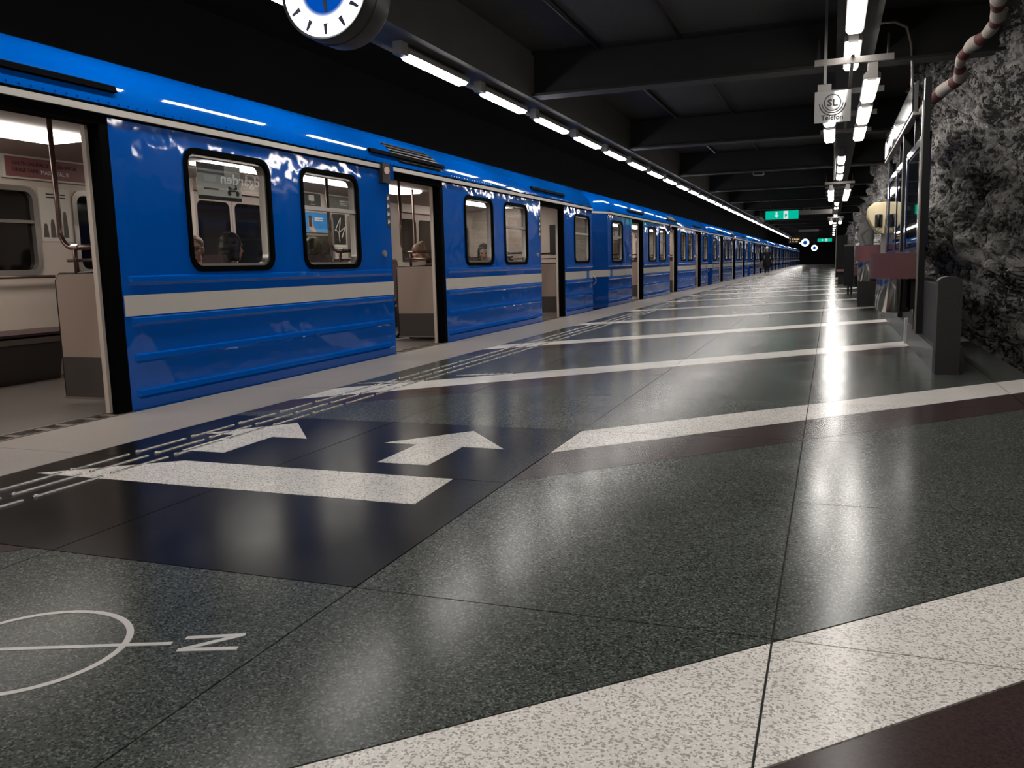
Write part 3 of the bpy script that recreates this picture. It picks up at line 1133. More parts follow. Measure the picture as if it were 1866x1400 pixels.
            fs_ = MB().box(XO + 0.01, XO + 0.62, y - 0.012, y + 0.012, 0.06, 0.965).build('draught_screen', 'taupe', root)
            MB().box(XO + 0.01, XO + 0.622, y - 0.016, y + 0.016, 0.062, 0.36).build('kick_panel', 'kick', fs_)
    # aisle poles
    for y in (1.9, 6.45, 11.6, 15.4):
        MB().cyl((0.02, y, 0), (0.02, y, 2.12), 0.017, 10).build('aisle_pole', 'pole', root, smooth=True)
    # seats, four rows in each of two bays, both sides of the aisle
    for y0_ in (0.0, 5.19):
        for yc, sg in ((5.15, -1), (6.05, 1), (7.03, -1), (7.66, 1)):
            for xa, xb in ((0.45, XI - 0.02), (XO + 0.02, XO + 0.86)):
                yy = yc + y0_
                if yy < 5.5 or (xa < 0 and yy < 6.5):
                    continue
                if xa > 0 and y0_ == 0 and sg > 0:
                    xa = 0.88
                b = MB()
                b.prism([(yy - sg * 0.22, 0.40), (yy + sg * 0.24, 0.40), (yy + sg * 0.26, 0.44), (yy + sg * 0.22, 0.47), (yy - sg * 0.2, 0.455)], xa, xb, 'x')
                st = b.build('seat', 'seatc', root)
                b = MB()
                b.prism([(yy - sg * 0.18, 0.44), (yy - sg * 0.26, 0.44), (yy - sg * 0.31, 1.0), (yy - sg * 0.28, 1.03), (yy - sg * 0.245, 1.0), (yy - sg * 0.205, 0.7)], xa + 0.01, xb, 'x')
                b.build('backrest', 'seatc', st)
                for hx in ((xa + 0.21, xb - 0.21) if xb - xa > 0.5 else ((xa + xb) / 2,)):
                    MB().prism(rloop(hx - 0.11, hx + 0.11, 0.99, 1.10, 0.04), yy - sg * 0.32, yy - sg * 0.26, 'y').build('headrest', 'seatc', st)
                b = MB()
                b.prism([(yy - sg * 0.2, 0.34), (yy + sg * 0.2, 0.34), (yy + sg * 0.2, 0.40), (yy - sg * 0.2, 0.40)], xa + 0.02, xb, 'x')
                b.build('seat_pan', 'seatf', st)
                b = MB()
                b.prism([(yy - sg * 0.24, 0.0), (yy + sg * 0.06, 0.0), (yy + sg * 0.18, 0.34), (yy - sg * 0.12, 0.34)], xa + 0.3 * min(1, xb - xa), xb, 'x')
                b.build('seat_pedestal', 'kick', st)
    st = MB().prism([(XO + 0.02, 0.41), (XO + 0.44, 0.43), (XO + 0.47, 0.455), (XO + 0.44, 0.485), (XO + 0.02, 0.47)], 4.95, 6.05, 'y').build('side_bench', 'seatc', root)
    MB().box(XO + 0.02, XO + 0.40, 5.0, 6.0, 0.36, 0.41).build('bench_pan', 'seatf', st)
    MB().prism([(XO + 0.02, 0.0), (XO + 0.28, 0.0), (XO + 0.36, 0.36), (XO + 0.02, 0.36)], 5.15, 5.85, 'y').build('bench_pedestal', 'kick', st)
    # end partitions with a service door and poster
    for y, sg in ((0.95, 1), (16.68, -1)):
        pw = MB().box(XO, XI, y - 0.02, y + 0.02, 0, 2.12).build('end_partition', 'cream', root)
        MB().box(-0.35, 0.35, y + sg * 0.02, y + sg * 0.035, 0.03, 1.95).build('service_door', 'taupe', pw)
        MB().box(0.55, 0.85, y + sg * 0.02, y + sg * 0.03, 1.15, 1.75).build('end_poster', 'ad_black', pw)
        MB().box(-0.30, -0.26, y + sg * 0.035, y + sg * 0.06, 1.0, 1.15).build('door_handle', 'dark', pw)


car = make_car()
make_interior(car)
ORD = ['first', 'second', 'third', 'fourth', 'fifth', 'sixth', 'seventh', 'eighth', 'ninth', 'tenth', 'eleventh', 'twelfth', 'thirteenth', 'fourteenth', 'fifteenth', 'sixteenth']
cars = [car]
car['label'] = 'nearest blue metro car with open doors, cut by the left edge of the picture'
for k in range(1, 8):
    c = copy_tree(car)
    c.location = (CX, Y0 + PITCH_CAR * k, 0)
    c['label'] = ('%s blue metro car counted from the camera, doors open' % ORD[k]) if k < 7 else 'last blue metro car at the far dark end of the platform'
    cars.append(c)
# things only the first car carries: fleet number, window notice
text('fleet_number', '14', 0.16, (S + 0.004, 15.98, 0.15), FX, FZ, 'alu', car, fit=0.18)
wn = MB().box(S - 0.05, S - 0.045, 5.30, 5.82, 1.52, 1.80).build('window_notice', 'paper', car)
MB().box(S - 0.0446, S - 0.0436, 5.30, 5.62, 1.72, 1.80).build('notice_header', 'kick', wn)
MB().box(S - 0.0446, S - 0.0436, 5.30, 5.82, 1.52, 1.55).build('notice_footer', 'ink', wn)
MB().box(S - 0.0446, S - 0.0436, 5.37, 5.52, 1.66, 1.71).build('notice_panel', 'white', wn)
MB().box(S - 0.0446, S - 0.0436, 5.37, 5.54, 1.60, 1.612).build('notice_line', 'ink', wn)
sb = MB()
for yy in (5.67, 5.77):
    sb.prism([(yy + 0.022 * math.cos(t), 1.585 + 0.022 * math.sin(t)) for t in [2 * math.pi * k / 12 for k in range(12)]], S - 0.0446, S - 0.0430, 'x')
sb.prism([(5.66, 1.60), (5.70, 1.595), (5.75, 1.60), (5.77, 1.63), (5.74, 1.69), (5.73, 1.69), (5.75, 1.635), (5.72, 1.62), (5.66, 1.64)], S - 0.0446, S - 0.0430, 'x')
sb.build('notice_scooter', 'ink', wn)
# pale badges break the waist stripe at the car ends
for c_ in cars[:3]:
    for y in (0.92, 16.42):
        bd = MB().box(S + 0.004, S + 0.009, y - 0.09, y + 0.09, 0.66, 0.808).build('stripe_badge', 'blueglass', c_)
        MB().cyl((S + 0.009, y, 0.735), (S + 0.011, y, 0.735), 0.05, 14).build('badge_disc', 'ad_blue', bd)

# ================================================================== LAMPS
def lamp_proto(name, m, ln, wd, label, group):
    """strip lamp: origin at the near end of the lit length, hanging from above"""
    r = thing(name, label, 'lamp', group=group)
    h = wd / 2
    b = MB()
    b.prism([(-h * 1.12, 0.0), (h * 1.12, 0.0), (h * 1.12, 0.05), (h * 0.6, 0.085), (-h * 0.6, 0.085), (-h * 1.12, 0.05)], -0.03, ln + 0.03, 'y')
    b.build('housing', 'house', r)
    b = MB()
    vs, fs = [], []
    prof = [(-h, 0.0), (-h * 0.72, -0.036), (h * 0.72, -0.036), (h, 0.0)]
    for y, k in ((0.015, 0.0), (ln - 0.015, 1)):
        vs += [(x, y + (0.03 if z < 0 else 0) * (1 - 2 * k), z) for x, z in prof]
    n = len(prof)
    for a in range(1):
        for i in range(n - 1):
            fs.append((a * n + i, a * n + i + 1, (a + 1) * n + i + 1, (a + 1) * n + i))
    fs += [tuple(range(n)), tuple(range(n, 2 * n))]
    b.add(vs, fs)
    b.build('diffuser', m, r)
    MB().box(-0.05, 0.05, -0.18, -0.03, -0.02, 0.14).build('bracket', 'house', r)
    MB().box(-0.03, 0.03, ln * 0.5, ln * 0.5 + 0.04, 0.085, 0.16).build('hanger', 'dark', r)
    return r


lp = lamp_proto('strip_lamp', 'lampl', 1.50, 0.13, 'x', 'strip lamps above the platform edge')
NL = 62
first = True
for k in range(-10, NL):
    o = lp if first else copy_tree(lp)
    first = False
    o.location = (-4.19, 8.27 + 2.125 * k - (0.18 if k == -1 else 0), 3.13)
    if k < -3:
        o['label'] = 'strip lamp on the edge girder overhead, behind the camera'
    elif k < -1:
        o['label'] = ['lit strip lamp on the edge girder at the left rim of the big clock', 'strip lamp over the nearest car, above the top left of the picture'][-2 - k]
    elif k == -1:
        o['label'] = 'lit strip lamp on the edge girder hidden behind the big clock'
    elif k == 0:
        o['label'] = 'largest lit strip lamp right of the big white clock'
    elif k < 16:
        o['label'] = '%s lit strip lamp from the big clock along the edge girder' % ORD[k]
    else:
        o['label'] = 'small lit strip lamp far along the edge girder above the train'
rail = MB()
for x in (-4.26, -4.12):
    rail.box(x - 0.012, x + 0.012, -2, FLOOR_END, 3.262, 3.29)
tag(rail.build('lamp_rail', 'house'), 'long grey twin mounting rail under the edge girder carrying strip lamps', 'rail')

rp_ = lamp_proto('ceiling_strip_lamp', 'lampr', 1.36, 0.155, 'x', 'strip lamps along the right side of the platform')
RY = [-8.2, -6.4, -4.6, -2.8, -1.0, 0.8, 2.6, 4.4, 6.2, 8.2, 10.0]
first = True
lab = {8.2: 'bright strip lamp cut by the top right of the picture', 10.0: 'bright strip lamp hanging just above the telephone sign'}
for y in RY:
    o = rp_ if first else copy_tree(rp_)
    first = False
    o.location = (0.165, y, 3.18)
    o['label'] = lab.get(y, 'strip lamp on the right girder overhead, above the top of the picture')
for k in range(3):
    for sgn, x in ((1, 0.372), (-1, -0.07)):
        if k == 0 and sgn < 0:
            continue
        o = copy_tree(rp_)
        o.location = (x, 10.42 + 1.84 * k, 2.86)
        o['label'] = '%s strip lamp in the row %s the telephone sign' % (['nearest', 'middle', 'farthest'][k], 'right of' if sgn > 0 else 'behind and below')
for y in (20.2, 22.4, 24.6):
    o = copy_tree(rp_)
    o.location = (0.165, y + 0.2, 3.13)
    o['label'] = '%s of three single strip lamps in line behind the telephone sign' % {20.2: 'nearest', 22.4: 'middle', 24.6: 'farthest'}[y]
for k in range(3):
    for x in (0.40, -0.05):
        o = copy_tree(rp_)
        o.location = (x, 26.6 + 1.7 * k, 2.86)
        o['label'] = 'strip lamp in the second paired lamp cluster beyond the telephone sign'
for y in (37, 40.5, 44, 47.5):
    o = copy_tree(rp_)
    o.location = (0.165, y, 3.13)
    o['label'] = 'small single strip lamp between the second and third lamp clusters'
for k in range(2):
    for x in (0.42, -0.05):
        o = copy_tree(rp_)
        o.location = (x, 49.0 + 1.8 * k, 2.86)
        o['label'] = 'tiny strip lamp in the third paired lamp cluster far away'
for y in (58, 63, 68, 73, 80, 88):
    o = copy_tree(rp_)
    o.location = (0.165, y, 3.13)
    o['label'] = 'tiny single strip lamp far down the right girder'
for gi, (y0_, y1_) in enumerate(((10.2, 16.0), (26.4, 32.0), (48.7, 53.0))):
    r = thing('lamp_gantry', ['grey hanging frame of cross bars around the telephone sign', 'second grey hanging lamp frame down the platform', 'third grey hanging lamp frame far down the platform'][gi], 'frame', group='hanging lamp frames')
    y = y0_ + 0.1
    while y < y1_:
        MB().box(-0.22, 0.58, y, y + 0.05, 3.025, 3.09).build('cross_bar', 'house', r)
        y += 1.84 if gi == 0 else 1.7
    MB().box(0.15, 0.19, y0_, y1_, 3.09, 3.12).build('spine_bar', 'house', r)
    for x in (-0.18, 0.52):
        MB().box(x - 0.012, x + 0.012, y0_ + 0.1, y0_ + 0.13, 3.09, 3.3).build('drop_rod', 'dark', r)
    if gi == 0:
        MB().tube([(0.02, 16.2, 2.97), (0.03, 20, 3.02), (0.03, 25, 3.04)], 0.02, 8).build('cable_tray', 'alu', r, smooth=True)


# ================================================================== SIGNS AND CLOCKS
FNX, FNZ = (1, 0, 0), (0, 0, 1)
ts = thing('telephone_sign', 'square grey hanging sign with rings logo reading Telefon', 'sign', (0, 10.1, 0.94), rz=0.016)
MB().box(-0.207, 0.160, 0, 0.03, 1.449, 1.775).build('sign_plate', mat('sign_grey', (160, 158, 155), 0.05, spec=0.8), ts)
scx, scz = -0.025, 1.655
for r0, r1, a0, a1 in ((0.078, 0.088, 0, 360), (0.102, 0.112, 182, 358), (0.127, 0.1385, 184, 356)):
    b = MB()
    n = 40
    vs, fs = [], []
    for k in range(n + 1):
        t = math.radians(a0 + (a1 - a0) * k / n)
        for rr in (r0, r1):
            vs += [(scx + rr * math.cos(t), -0.002, scz + rr * math.sin(t)), (scx + rr * math.cos(t), 0.001, scz + rr * math.sin(t))]
    for k in range(n):
        a, c = 4 * k, 4 * (k + 1)
        fs += [(a, c, c + 2, a + 2), (a, a + 1, c + 1, c), (a + 2, c + 2, c + 3, a + 3)]
    b.add(vs, fs).build('ring_mark', 'black', ts)
text('sign_letters', 'SL', 0.098, (scx - 0.054, -0.002, scz - 0.035), FNX, FNZ, 'black', ts, fit=0.108, bold=0.03)
text('sign_word', 'Telefon', 0.072, (-0.14, -0.002, 1.476), FNX, FNZ, 'black', ts, fit=0.224, bold=0.03)
MB().box(-0.18, -0.04, 0.0, 0.035, 1.775, 1.85).build('bracket', 'house', ts)
MB().box(-0.12, -0.09, 0.0, 0.035, 1.84, 2.92).build('bracket', 'house', ts)


def exit_sign(label, x0, x1, z0, z1, y, group):
    r = thing('exit_sign', label, 'sign', (0, y, 0), group=group)
    wd, ht = x1 - x0, z1 - z0
    MB().box(x0, x1, 0, 0.10, z0, z1).build('light_box', 'green', r)
    MB().box(x0 - 0.015, x1 + 0.015, 0.012, 0.112, z1, z1 + 0.02).build('box_edge', 'dark', r)
    MB().box(x0 - 0.015, x1 + 0.015, 0.012, 0.112, z0 - 0.02, z0).build('box_edge', 'dark', r)
    cx_ = x0 + wd * 0.335
    b = MB()
    b.prism([(cx_ - ht * .10, z0 + ht * .88), (cx_ - ht * .10, z0 + ht * .5), (cx_ - ht * .26, z0 + ht * .5), (cx_, z0 + ht * .16), (cx_ + ht * .26, z0 + ht * .5), (cx_ + ht * .10, z0 + ht * .5), (cx_ + ht * .10, z0 + ht * .88)], -0.004, 0.002, 'y')
    b.build('arrow_mark', 'greenw', r)
    d = MB().box(x0 + wd * .55, x0 + wd * .69, -0.004, 0.002, z0 + ht * .04, z0 + ht * .96).build('doorway_mark', 'greenw', r)
    xm = x0 + wd * .61
    b = MB()
    b.prism([(xm - .02, z0 + ht * .18), (xm + .01, z0 + ht * .2), (xm + .03, z0 + ht * .42), (xm + .05, z0 + ht * .3), (xm + .06, z0 + ht * .5), (xm + .01, z0 + ht * .68), (xm - .03, z0 + ht * .55)], -0.007, -0.003, 'y')
    b.build('running_figure', 'green', d)
    for x in (x0 + .15, x1 - .15):
        MB().box(x - .012, x + .012, 0.04, 0.06, z1, 3.858).build('drop_rod', 'dark', r)
    return r


exit_sign('larger green lit exit sign with white arrow, nearer of the two', -2.355, -1.178, 2.425, 2.738, 34.0, 'green exit signs')
exit_sign('smaller green lit exit sign, far away near the right wall', -1.07, 0.03, 2.27, 2.52, 75.0, 'green exit signs')

# round no-entry disc beside the exit sign
r = thing('round_sign', 'small grey round sign with diagonal bar left of the larger exit sign', 'sign', (-2.53, 34.0, 2.40))
b = MB()
b.cyl((0, 0, 0), (0, 0.03, 0), 0.13, 28).build('disc', mat('disc_grey', (120, 118, 116), 0.5), r, smooth=40)
MB().prism([(-0.10, 0.075), (-0.075, 0.10), (0.10, -0.075), (0.075, -0.10)], -0.004, 0.001, 'y').build('diagonal_bar', 'black', r)
MB().box(-0.01, 0.01, 0.01, 0.03, 0.12, 1.46).build('drop_rod', 'dark', r)

# departure display
r = thing('departure_display', 'hanging departure display with amber dot letters far along the train', 'display', (0, 60.0, 0))
MB().box(-2.68, -1.90, 0.02, 0.22, 1.96, 2.36).build('case', 'black', r)
text('led_text', 'P  10 Kungst', 0.15, (-2.60, 0.0, 2.18), FNX, FNZ, 'led', r, fit=0.6)
text('led_text', '2  11 min', 0.14, (-2.60, 0.0, 2.03), FNX, FNZ, 'led', r, fit=0.5)
MB().box(-2.32, -2.28, 0.1, 0.14, 2.36, 3.858).build('drop_rod', 'dark', r)
# grey sign boxes hung across the platform
for (x0, x1, z0, z1, y, lb) in ((-2.05, -0.80, 2.68, 2.82, 60, 'grey blank sign box hung above the departure display'), (-1.30, 0.0, 2.75, 2.93, 38, 'grey blank sign box behind the larger exit sign')):
    r = thing('sign_box', lb, 'sign', (0, y, 0), group='blank sign boxes')
    MB().box(x0, x1, 0, 0.15, z0, z1).build('case', 'house', r)
    MB().box(x1 + 0.02, x1 + 0.22, 0.02, 0.13, z0, z1).build('end_case', 'dark', r)
    MB().box(x0 + .2, x0 + .22, .06, .08, z1, 3.858).build('drop_rod', 'dark', r)
    MB().box(x1 - .22, x1 - .2, .06, .08, z1, 3.858).build('drop_rod', 'dark', r)

# dial glow gradient: blue centre painted where its light dims, white rim
def clock_mat():
    m = bpy.data.materials.new('clock_dial')
    m.use_nodes = True
    nt = m.node_tree
    nt.nodes.remove(nt.nodes['Principled BSDF'])
    e = nt.nodes.new('ShaderNodeEmission')
    tc_ = nt.nodes.new('ShaderNodeTexCoord')
    ln_ = nt.nodes.new('ShaderNodeVectorMath')
    ln_.operation = 'LENGTH'
    nt.links.new(tc_.outputs['Object'], ln_.inputs[0])
    rp2 = nt.nodes.new('ShaderNodeValToRGB')
    rp2.color_ramp.elements[0].position = 0.50
    rp2.color_ramp.elements[0].color = (*lin((0, 84, 190)), 1)
    rp2.color_ramp.elements[1].position = 0.64
    rp2.color_ramp.elements[1].color = (0.95, 0.97, 1, 1)
    dv = nt.nodes.new('ShaderNodeMath')
    dv.operation = 'DIVIDE'
    dv.inputs[1].default_value = 0.30
    nt.links.new(ln_.outputs['Value'], dv.inputs[0])
    nt.links.new(dv.outputs[0], rp2.inputs[0])
    nt.links.new(rp2.outputs[0], e.inputs[0])
    mr_ = nt.nodes.new('ShaderNodeMapRange')
    mr_.inputs['From Min'].default_value = 0.54
    mr_.inputs['From Max'].default_value = 0.70
    mr_.inputs['To Min'].default_value = 0.85
    mr_.inputs['To Max'].default_value = 5.0
    nt.links.new(dv.outputs[0], mr_.inputs['Value'])
    nt.links.new(mr_.outputs['Result'], e.inputs[1])
    nt.links.new(e.outputs[0], nt.nodes['Material Output'].inputs[0])
    return m


M['dial'] = clock_mat()
M['mark'] = mat('dial_mark', (6, 22, 70), 0.6)
M['drum'] = mat('clock_drum', (52, 50, 49), 0.42, 0.4, var=0.15, scale=8)


def clock(label, loc, R, marks=True):
    r = thing('platform_clock', label, 'clock', loc, group='round lit platform clocks')
    seg = 56
    b = MB()
    prof = [(R * 1.0, 0.012), (R * 1.05, 0.0), (R * 1.07, 0.02), (R * 1.07, 0.13), (R * 1.09, 0.135), (R * 1.09, 0.16), (R * 1.07, 0.165), (R * 1.07, 0.30), (R * 1.05, 0.32), (R * 1.0, 0.308)]
    vs, fs = [], []
    for rr, y in prof:
        for k in range(seg):
            t = 2 * math.pi * k / seg
            vs.append((rr * math.cos(t), y, rr * math.sin(t)))
    for a in range(len(prof) - 1):
        for k in range(seg):
            fs.append((a * seg + k, a * seg + (k + 1) % seg, (a + 1) * seg + (k + 1) % seg, (a + 1) * seg + k))
    b.add(vs, fs).build('drum', 'drum', r, smooth=35)
    for y in (0.012, 0.308):
        d = MB().add([(R * math.cos(2 * math.pi * k / seg), y, R * math.sin(2 * math.pi * k / seg)) for k in range(seg)], [tuple(range(seg))]).build('dial', 'dial', r)
        if marks:
            sy = y - 0.004 if y < 0.1 else y + 0.001
            for h_ in range(12):
                t = math.radians(90 - 30 * h_)
                dx, dz = math.cos(t), math.sin(t)
                w_ = 0.011
                b = MB()
                b.prism([(dx * R * .72 - dz * w_ * 1.4, dz * R * .72 + dx * w_ * 1.4), (dx * R * .72 + dz * w_ * 1.4, dz * R * .72 - dx * w_ * 1.4), (dx * R * .95 + dz * w_ * .7, dz * R * .95 - dx * w_ * .7), (dx * R * .95 - dz * w_ * .7, dz * R * .95 + dx * w_ * .7)], sy, sy + 0.003, 'y')
                b.build('hour_mark', 'mark', d)
            for ang, ln_, w_ in ((175, .50, .015), (8, .85, .010)):
                t = math.radians(90 - ang)
                dx, dz = math.cos(t), math.sin(t)
                sy2 = y - 0.012 if y < 0.1 else y + 0.009
                b = MB()
                b.prism([(-dx * R * .12 - dz * w_, -dz * R * .12 + dx * w_), (-dx * R * .12 + dz * w_, -dz * R * .12 - dx * w_), (dx * R * ln_ + dz * w_ * .7, dz * R * ln_ - dx * w_ * .7), (dx * R * ln_ - dz * w_ * .7, dz * R * ln_ + dx * w_ * .7)], sy2, sy2 + 0.003, 'y')
                b.build('hand', 'mark', d)
    MB().box(-0.03, 0.03, 0.13, 0.19, R * 1.05, 3.86 - loc[2]).build('stem', 'drum', r)
    return r


clock('large white and blue clock in a dark drum at the top left', (-3.105, 5.0, 2.745), 0.30)
clock('small lit clock beside the departure display far away', (-2.0, 74.0, 2.22), 0.30)
clock('smallest lit clock farthest down the platform', (-1.67, 96.0, 2.02), 0.30)

for (x, y, lb) in ((-1.86, 11.72 + 6.15 * 2, 'small grey loudspeaker under the third cross beam'), (-1.10, 11.72 + 6.15 * 5, 'small grey loudspeaker under a beam left above the larger exit sign'), (-2.6, 11.72 + 6.15 * 6, 'small grey loudspeaker beyond the larger exit sign')):
    r = thing('loudspeaker', lb, 'loudspeaker', (x, y - 0.1, 3.16), group='ceiling loudspeakers')
    MB().prism(rloop(-0.14, 0.14, 0.0, 0.10, 0.02), 0, 0.16, 'y').build('case', 'house', r)
    MB().box(-0.11, 0.11, -0.006, 0.0, 0.02, 0.08).build('grille', 'dark', r)

# ================================================================== RIGHT SIDE FURNITURE
# notice board with three glazed cases
nb_ = thing('notice_board', 'tall navy notice board with three narrow glazed cases facing the train', 'notice board', (0, 0, 0))
MB().box(0.775, 0.83, 8.95, 9.05, 0.20, 2.56).build('post', 'dark', nb_)
MB().box(0.760, 0.774, 8.95, 9.0, 0.20, 2.36).build('post_edge', 'alu', nb_)
MB().box(0.80, 0.90, 14.6, 14.75, 0.20, 2.35).build('post', 'dark', nb_)
MB().box(0.78, 0.92, 11.4, 11.55, 0.20, 2.5).build('post', 'dark', nb_)
MB().box(0.841, 0.86, 9.1, 14.6, 0.98, 2.10).build('back_panel', 'navy', nb_)
MB().box(0.80, 0.86, 9.1, 14.6, 2.02, 2.10).build('top_rail', 'navy', nb_)
MB().box(0.80, 0.86, 9.1, 14.6, 0.96, 1.02).build('bottom_rail', 'navy', nb_)
for k in range(3):
    y0_ = 9.55 + 1.62 * k
    c_ = MB().box(0.825, 0.84, y0_, y0_ + 1.28, 1.04, 2.0).build('display_case', 'ad_black', nb_)
    MB().box(0.818, 0.826, y0_ + 0.1, y0_ + 1.15, 1.10, 1.55).build('notice_sheet', 'ad_grey', c_)
    MB().box(0.818, 0.826, y0_ + 0.15, y0_ + 1.1, 1.6, 1.92).build('notice_sheet', 'navy', c_)
    MB().box(0.803, 0.808, y0_, y0_ + 1.28, 1.04, 2.0).build('case_glass', glass('case_glass_%d' % k, (225, 232, 235), 1.2, 0.02), c_)
    MB().box(0.795, 0.84, y0_ - 0.18, y0_ - 0.02, 1.0, 2.06).build('mullion', 'navy', nb_)
MB().box(0.79, 0.87, 14.25, 14.45, 1.0, 2.06).build('mullion', 'navy', nb_)
M['letter_glow_added'] = emis('added_letter_glow', (250, 248, 244), 2.2)  # glow added to the letters so their mirror image shows in car windows
# station name sign, tilted glass-topped light box above the board
sn = thing('station_name_sign', 'long tilted grey station name sign above the navy notice board', 'sign', (0, 0, 0))
b = MB()
b.prism([(0.76, 2.42), (0.80, 2.40), (0.80, 2.72), (0.76, 2.70)], 9.95, 14.75, 'y')
b.build('sign_case', mat('sign_case_grey', (96, 95, 92), 0.25, 0.4), sn)
MB().box(0.75, 0.82, 9.93, 14.77, 2.375, 2.40).build('lower_edge', 'alu', sn)
MB().box(0.745, 0.758, 9.97, 14.73, 2.425, 2.69).build('sign_face', mat('sign_face_dark', (40, 41, 44), 0.12), sn)
text('sign_word', 'Kungsträdgården', 0.24, (0.742, 14.65, 2.49), (0, -1, 0), (0, 0, 1), 'letter_glow_added', sn, fit=2.3, bold=0.015)
for y in (10.2, 12.3, 14.4):
    MB().box(0.80, 0.84, y, y + 0.05, 2.1, 2.6).build('strut', 'dark', sn)

# rubbish bins: oxblood half-round hood over two steel drums


def bin_unit(label, x, y, z, rad, sc_):
    r = thing('rubbish_bin', label, 'bin', (x, y, z), group='oxblood hooded rubbish bins')
    b = MB()
    n = 24
    h0, h1 = 0.0, 0.25 * sc_
    pts = [(-rad * 1.15 * math.sin(math.pi * k / n), -rad * 1.2 * math.cos(math.pi * k / n)) for k in range(n + 1)]
    b.prism([(p[0], p[1]) for p in pts], h0, h1)
    hood = b.build('hood', 'red', r, smooth=40)
    b = MB()
    pts2 = [(-rad * 0.75 * math.sin(math.pi * k / n), -rad * 0.8 * math.cos(math.pi * k / n)) for k in range(n + 1)]
    b.prism(pts2, h1, h1 + 0.012)
    b.build('lid', 'steel', hood)
    for k, yy in enumerate((-0.22 * sc_, 0.20 * sc_)):
        d = MB()
        rr = 0.155 * sc_
        d.tube([(-rad * 0.52, yy, -0.33 * sc_), (-rad * 0.52, yy, -0.31 * sc_), (-rad * 0.52, yy, 0.0)], [rr * 0.9, rr, rr], 28)
        dr = d.build('drum', 'steel', r, smooth=40)
        MB().cyl((-rad * 0.52 - rr - 0.004, yy, -0.05), (-rad * 0.52 - rr + 0.02, yy, -0.05), 0.012, 10).build('lock', 'dark', dr)
    MB().box(-0.05, 0.0, -rad * 0.9, rad * 0.9, -0.30, h1).build('back_plate', 'dark', r)
    MB().box(0.0, 0.03, -0.03, 0.03, -z + 0.18, 0.05).build('leg', 'alu', r)
    return r


bin_unit('nearest rubbish bin with oxblood hood below the navy notice board', 0.79, 9.55, 0.72, 0.36, 1.0)
bin_unit('second rubbish bin with lighter oxblood hood beyond the notice board', 0.80, 16.2, 0.87, 0.36, 1.05)
bin_unit('third small rubbish bin far along the right wall, oxblood hood', 0.79, 27.0, 0.42, 0.36, 1.0)

# payphone with cream acoustic hood
ph = thing('payphone', 'payphone in a cream rounded acoustic hood beyond the notice board', 'payphone', (0.80, 15.2, 1.30))
hood = MB()
vs, fs = [], []
prof = [(-0.02, 0.0), (-0.10, 0.02), (-0.20, 0.14), (-0.27, 0.28), (-0.26, 0.42), (-0.18, 0.49), (0.0, 0.50)]
for y in (-0.27, -0.25, 0.25, 0.27):
    k = 1.0 if abs(y) < 0.26 else 0.94
    vs += [(x * k, y, z * k) for x, z in prof]
n = len(prof)
for a in range(3):
    for i in range(n - 1):
        fs.append((a * n + i, a * n + i + 1, (a + 1) * n + i + 1, (a + 1) * n + i))
fs.append(tuple(range(n)))
fs.append(tuple(range(3 * n, 4 * n)))
hood.add(vs, fs).build('acoustic_hood', 'creamhood', ph, smooth=35)
MB().box(-0.16, -0.05, -0.285, -0.272, 0.10, 0.30).build('phone_body', 'black', ph)
MB().tube([(-0.10, -0.30, 0.30), (-0.11, -0.31, 0.22), (-0.10, -0.30, 0.13)], [0.028, 0.016, 0.028], 10).build('handset', 'black', ph, smooth=True)
MB().tube([(-0.10, -0.30, 0.13), (-0.12, -0.30, 0.02), (-0.06, -0.29, 0.05)], 0.006, 6).build('cord', 'steel', ph, smooth=True)
MB().box(-0.05, 0.02, -0.05, 0.05, -1.30, 0.1).build('post', 'alu', ph)

# dark timetable post
tp = thing('timetable_post', 'dark flat timetable post standing beyond the payphone', 'post', (0.46, 24.0, 0))
MB().prism(rloop(-0.14, 0.10, 0.20, 1.25, 0.03), 0, 0.12, 'y').build('panel', 'dark', tp)
MB().box(-0.05, 0.0, 0.03, 0.09, 0, 0.25).build('leg', 'dark', tp)
MB().box(0.03, 0.08, 0.03, 0.09, 0, 0.25).build('leg', 'dark', tp)
MB().prism(rloop(-0.14, 0.10, 1.23, 1.27, 0.015), -0.01, 0.13, 'y').build('cap', 'house', tp)
bs_ = thing('bench', 'small dark bench with oxblood seat far along the right wall', 'bench', (0.45, 33.0, 0))
MB().box(-0.25, 0.25, -0.9, 0.9, 0.44, 0.50).build('seat', 'red', bs_)
for yy in (-0.7, 0.7):
    MB().box(-0.2, 0.2, yy - 0.04, yy + 0.04, 0, 0.44).build('leg', 'dark', bs_)
MB().box(0.22, 0.26, -0.9, 0.9, 0.5, 0.9).build('backrest', 'dark', bs_)
tl = thing('timetable_case', 'dark slim case standing by the right wall beyond the bench', 'case', (0.40, 40.0, 0))
MB().box(-0.2, 0.25, 0, 0.15, 0.1, 1.9).build('body', 'dark', tl)
MB().box(-0.22, -0.2, 0, 0.02, 0.0, 2.6).build('edge', 'alu', tl)


# stone sculpture fragment, grown as one blob
def capsule(b, p0, r0, p1, r1, seg=12):
    p0, p1 = Vector(p0), Vector(p1)
    d = (p1 - p0)
    L = d.length
    t = d.normalized() if L > 1e-6 else Vector((0, 0, 1))
    pts, rs = [], []
    for k in range(4):
        a = math.pi / 2 * (1 - k / 4)
        pts.append(p0 - t * r0 * math.sin(a))
        rs.append(max(r0 * math.cos(a), 1e-4))
    pts.append(p0)
    rs.append(r0)
    pts.append(p1)
    rs.append(r1)
    for k in range(1, 5):
        a = math.pi / 2 * k / 4
        pts.append(p1 + t * r1 * math.sin(a))
        rs.append(max(r1 * math.cos(a), 1e-4))
    b.tube(pts, rs, seg)


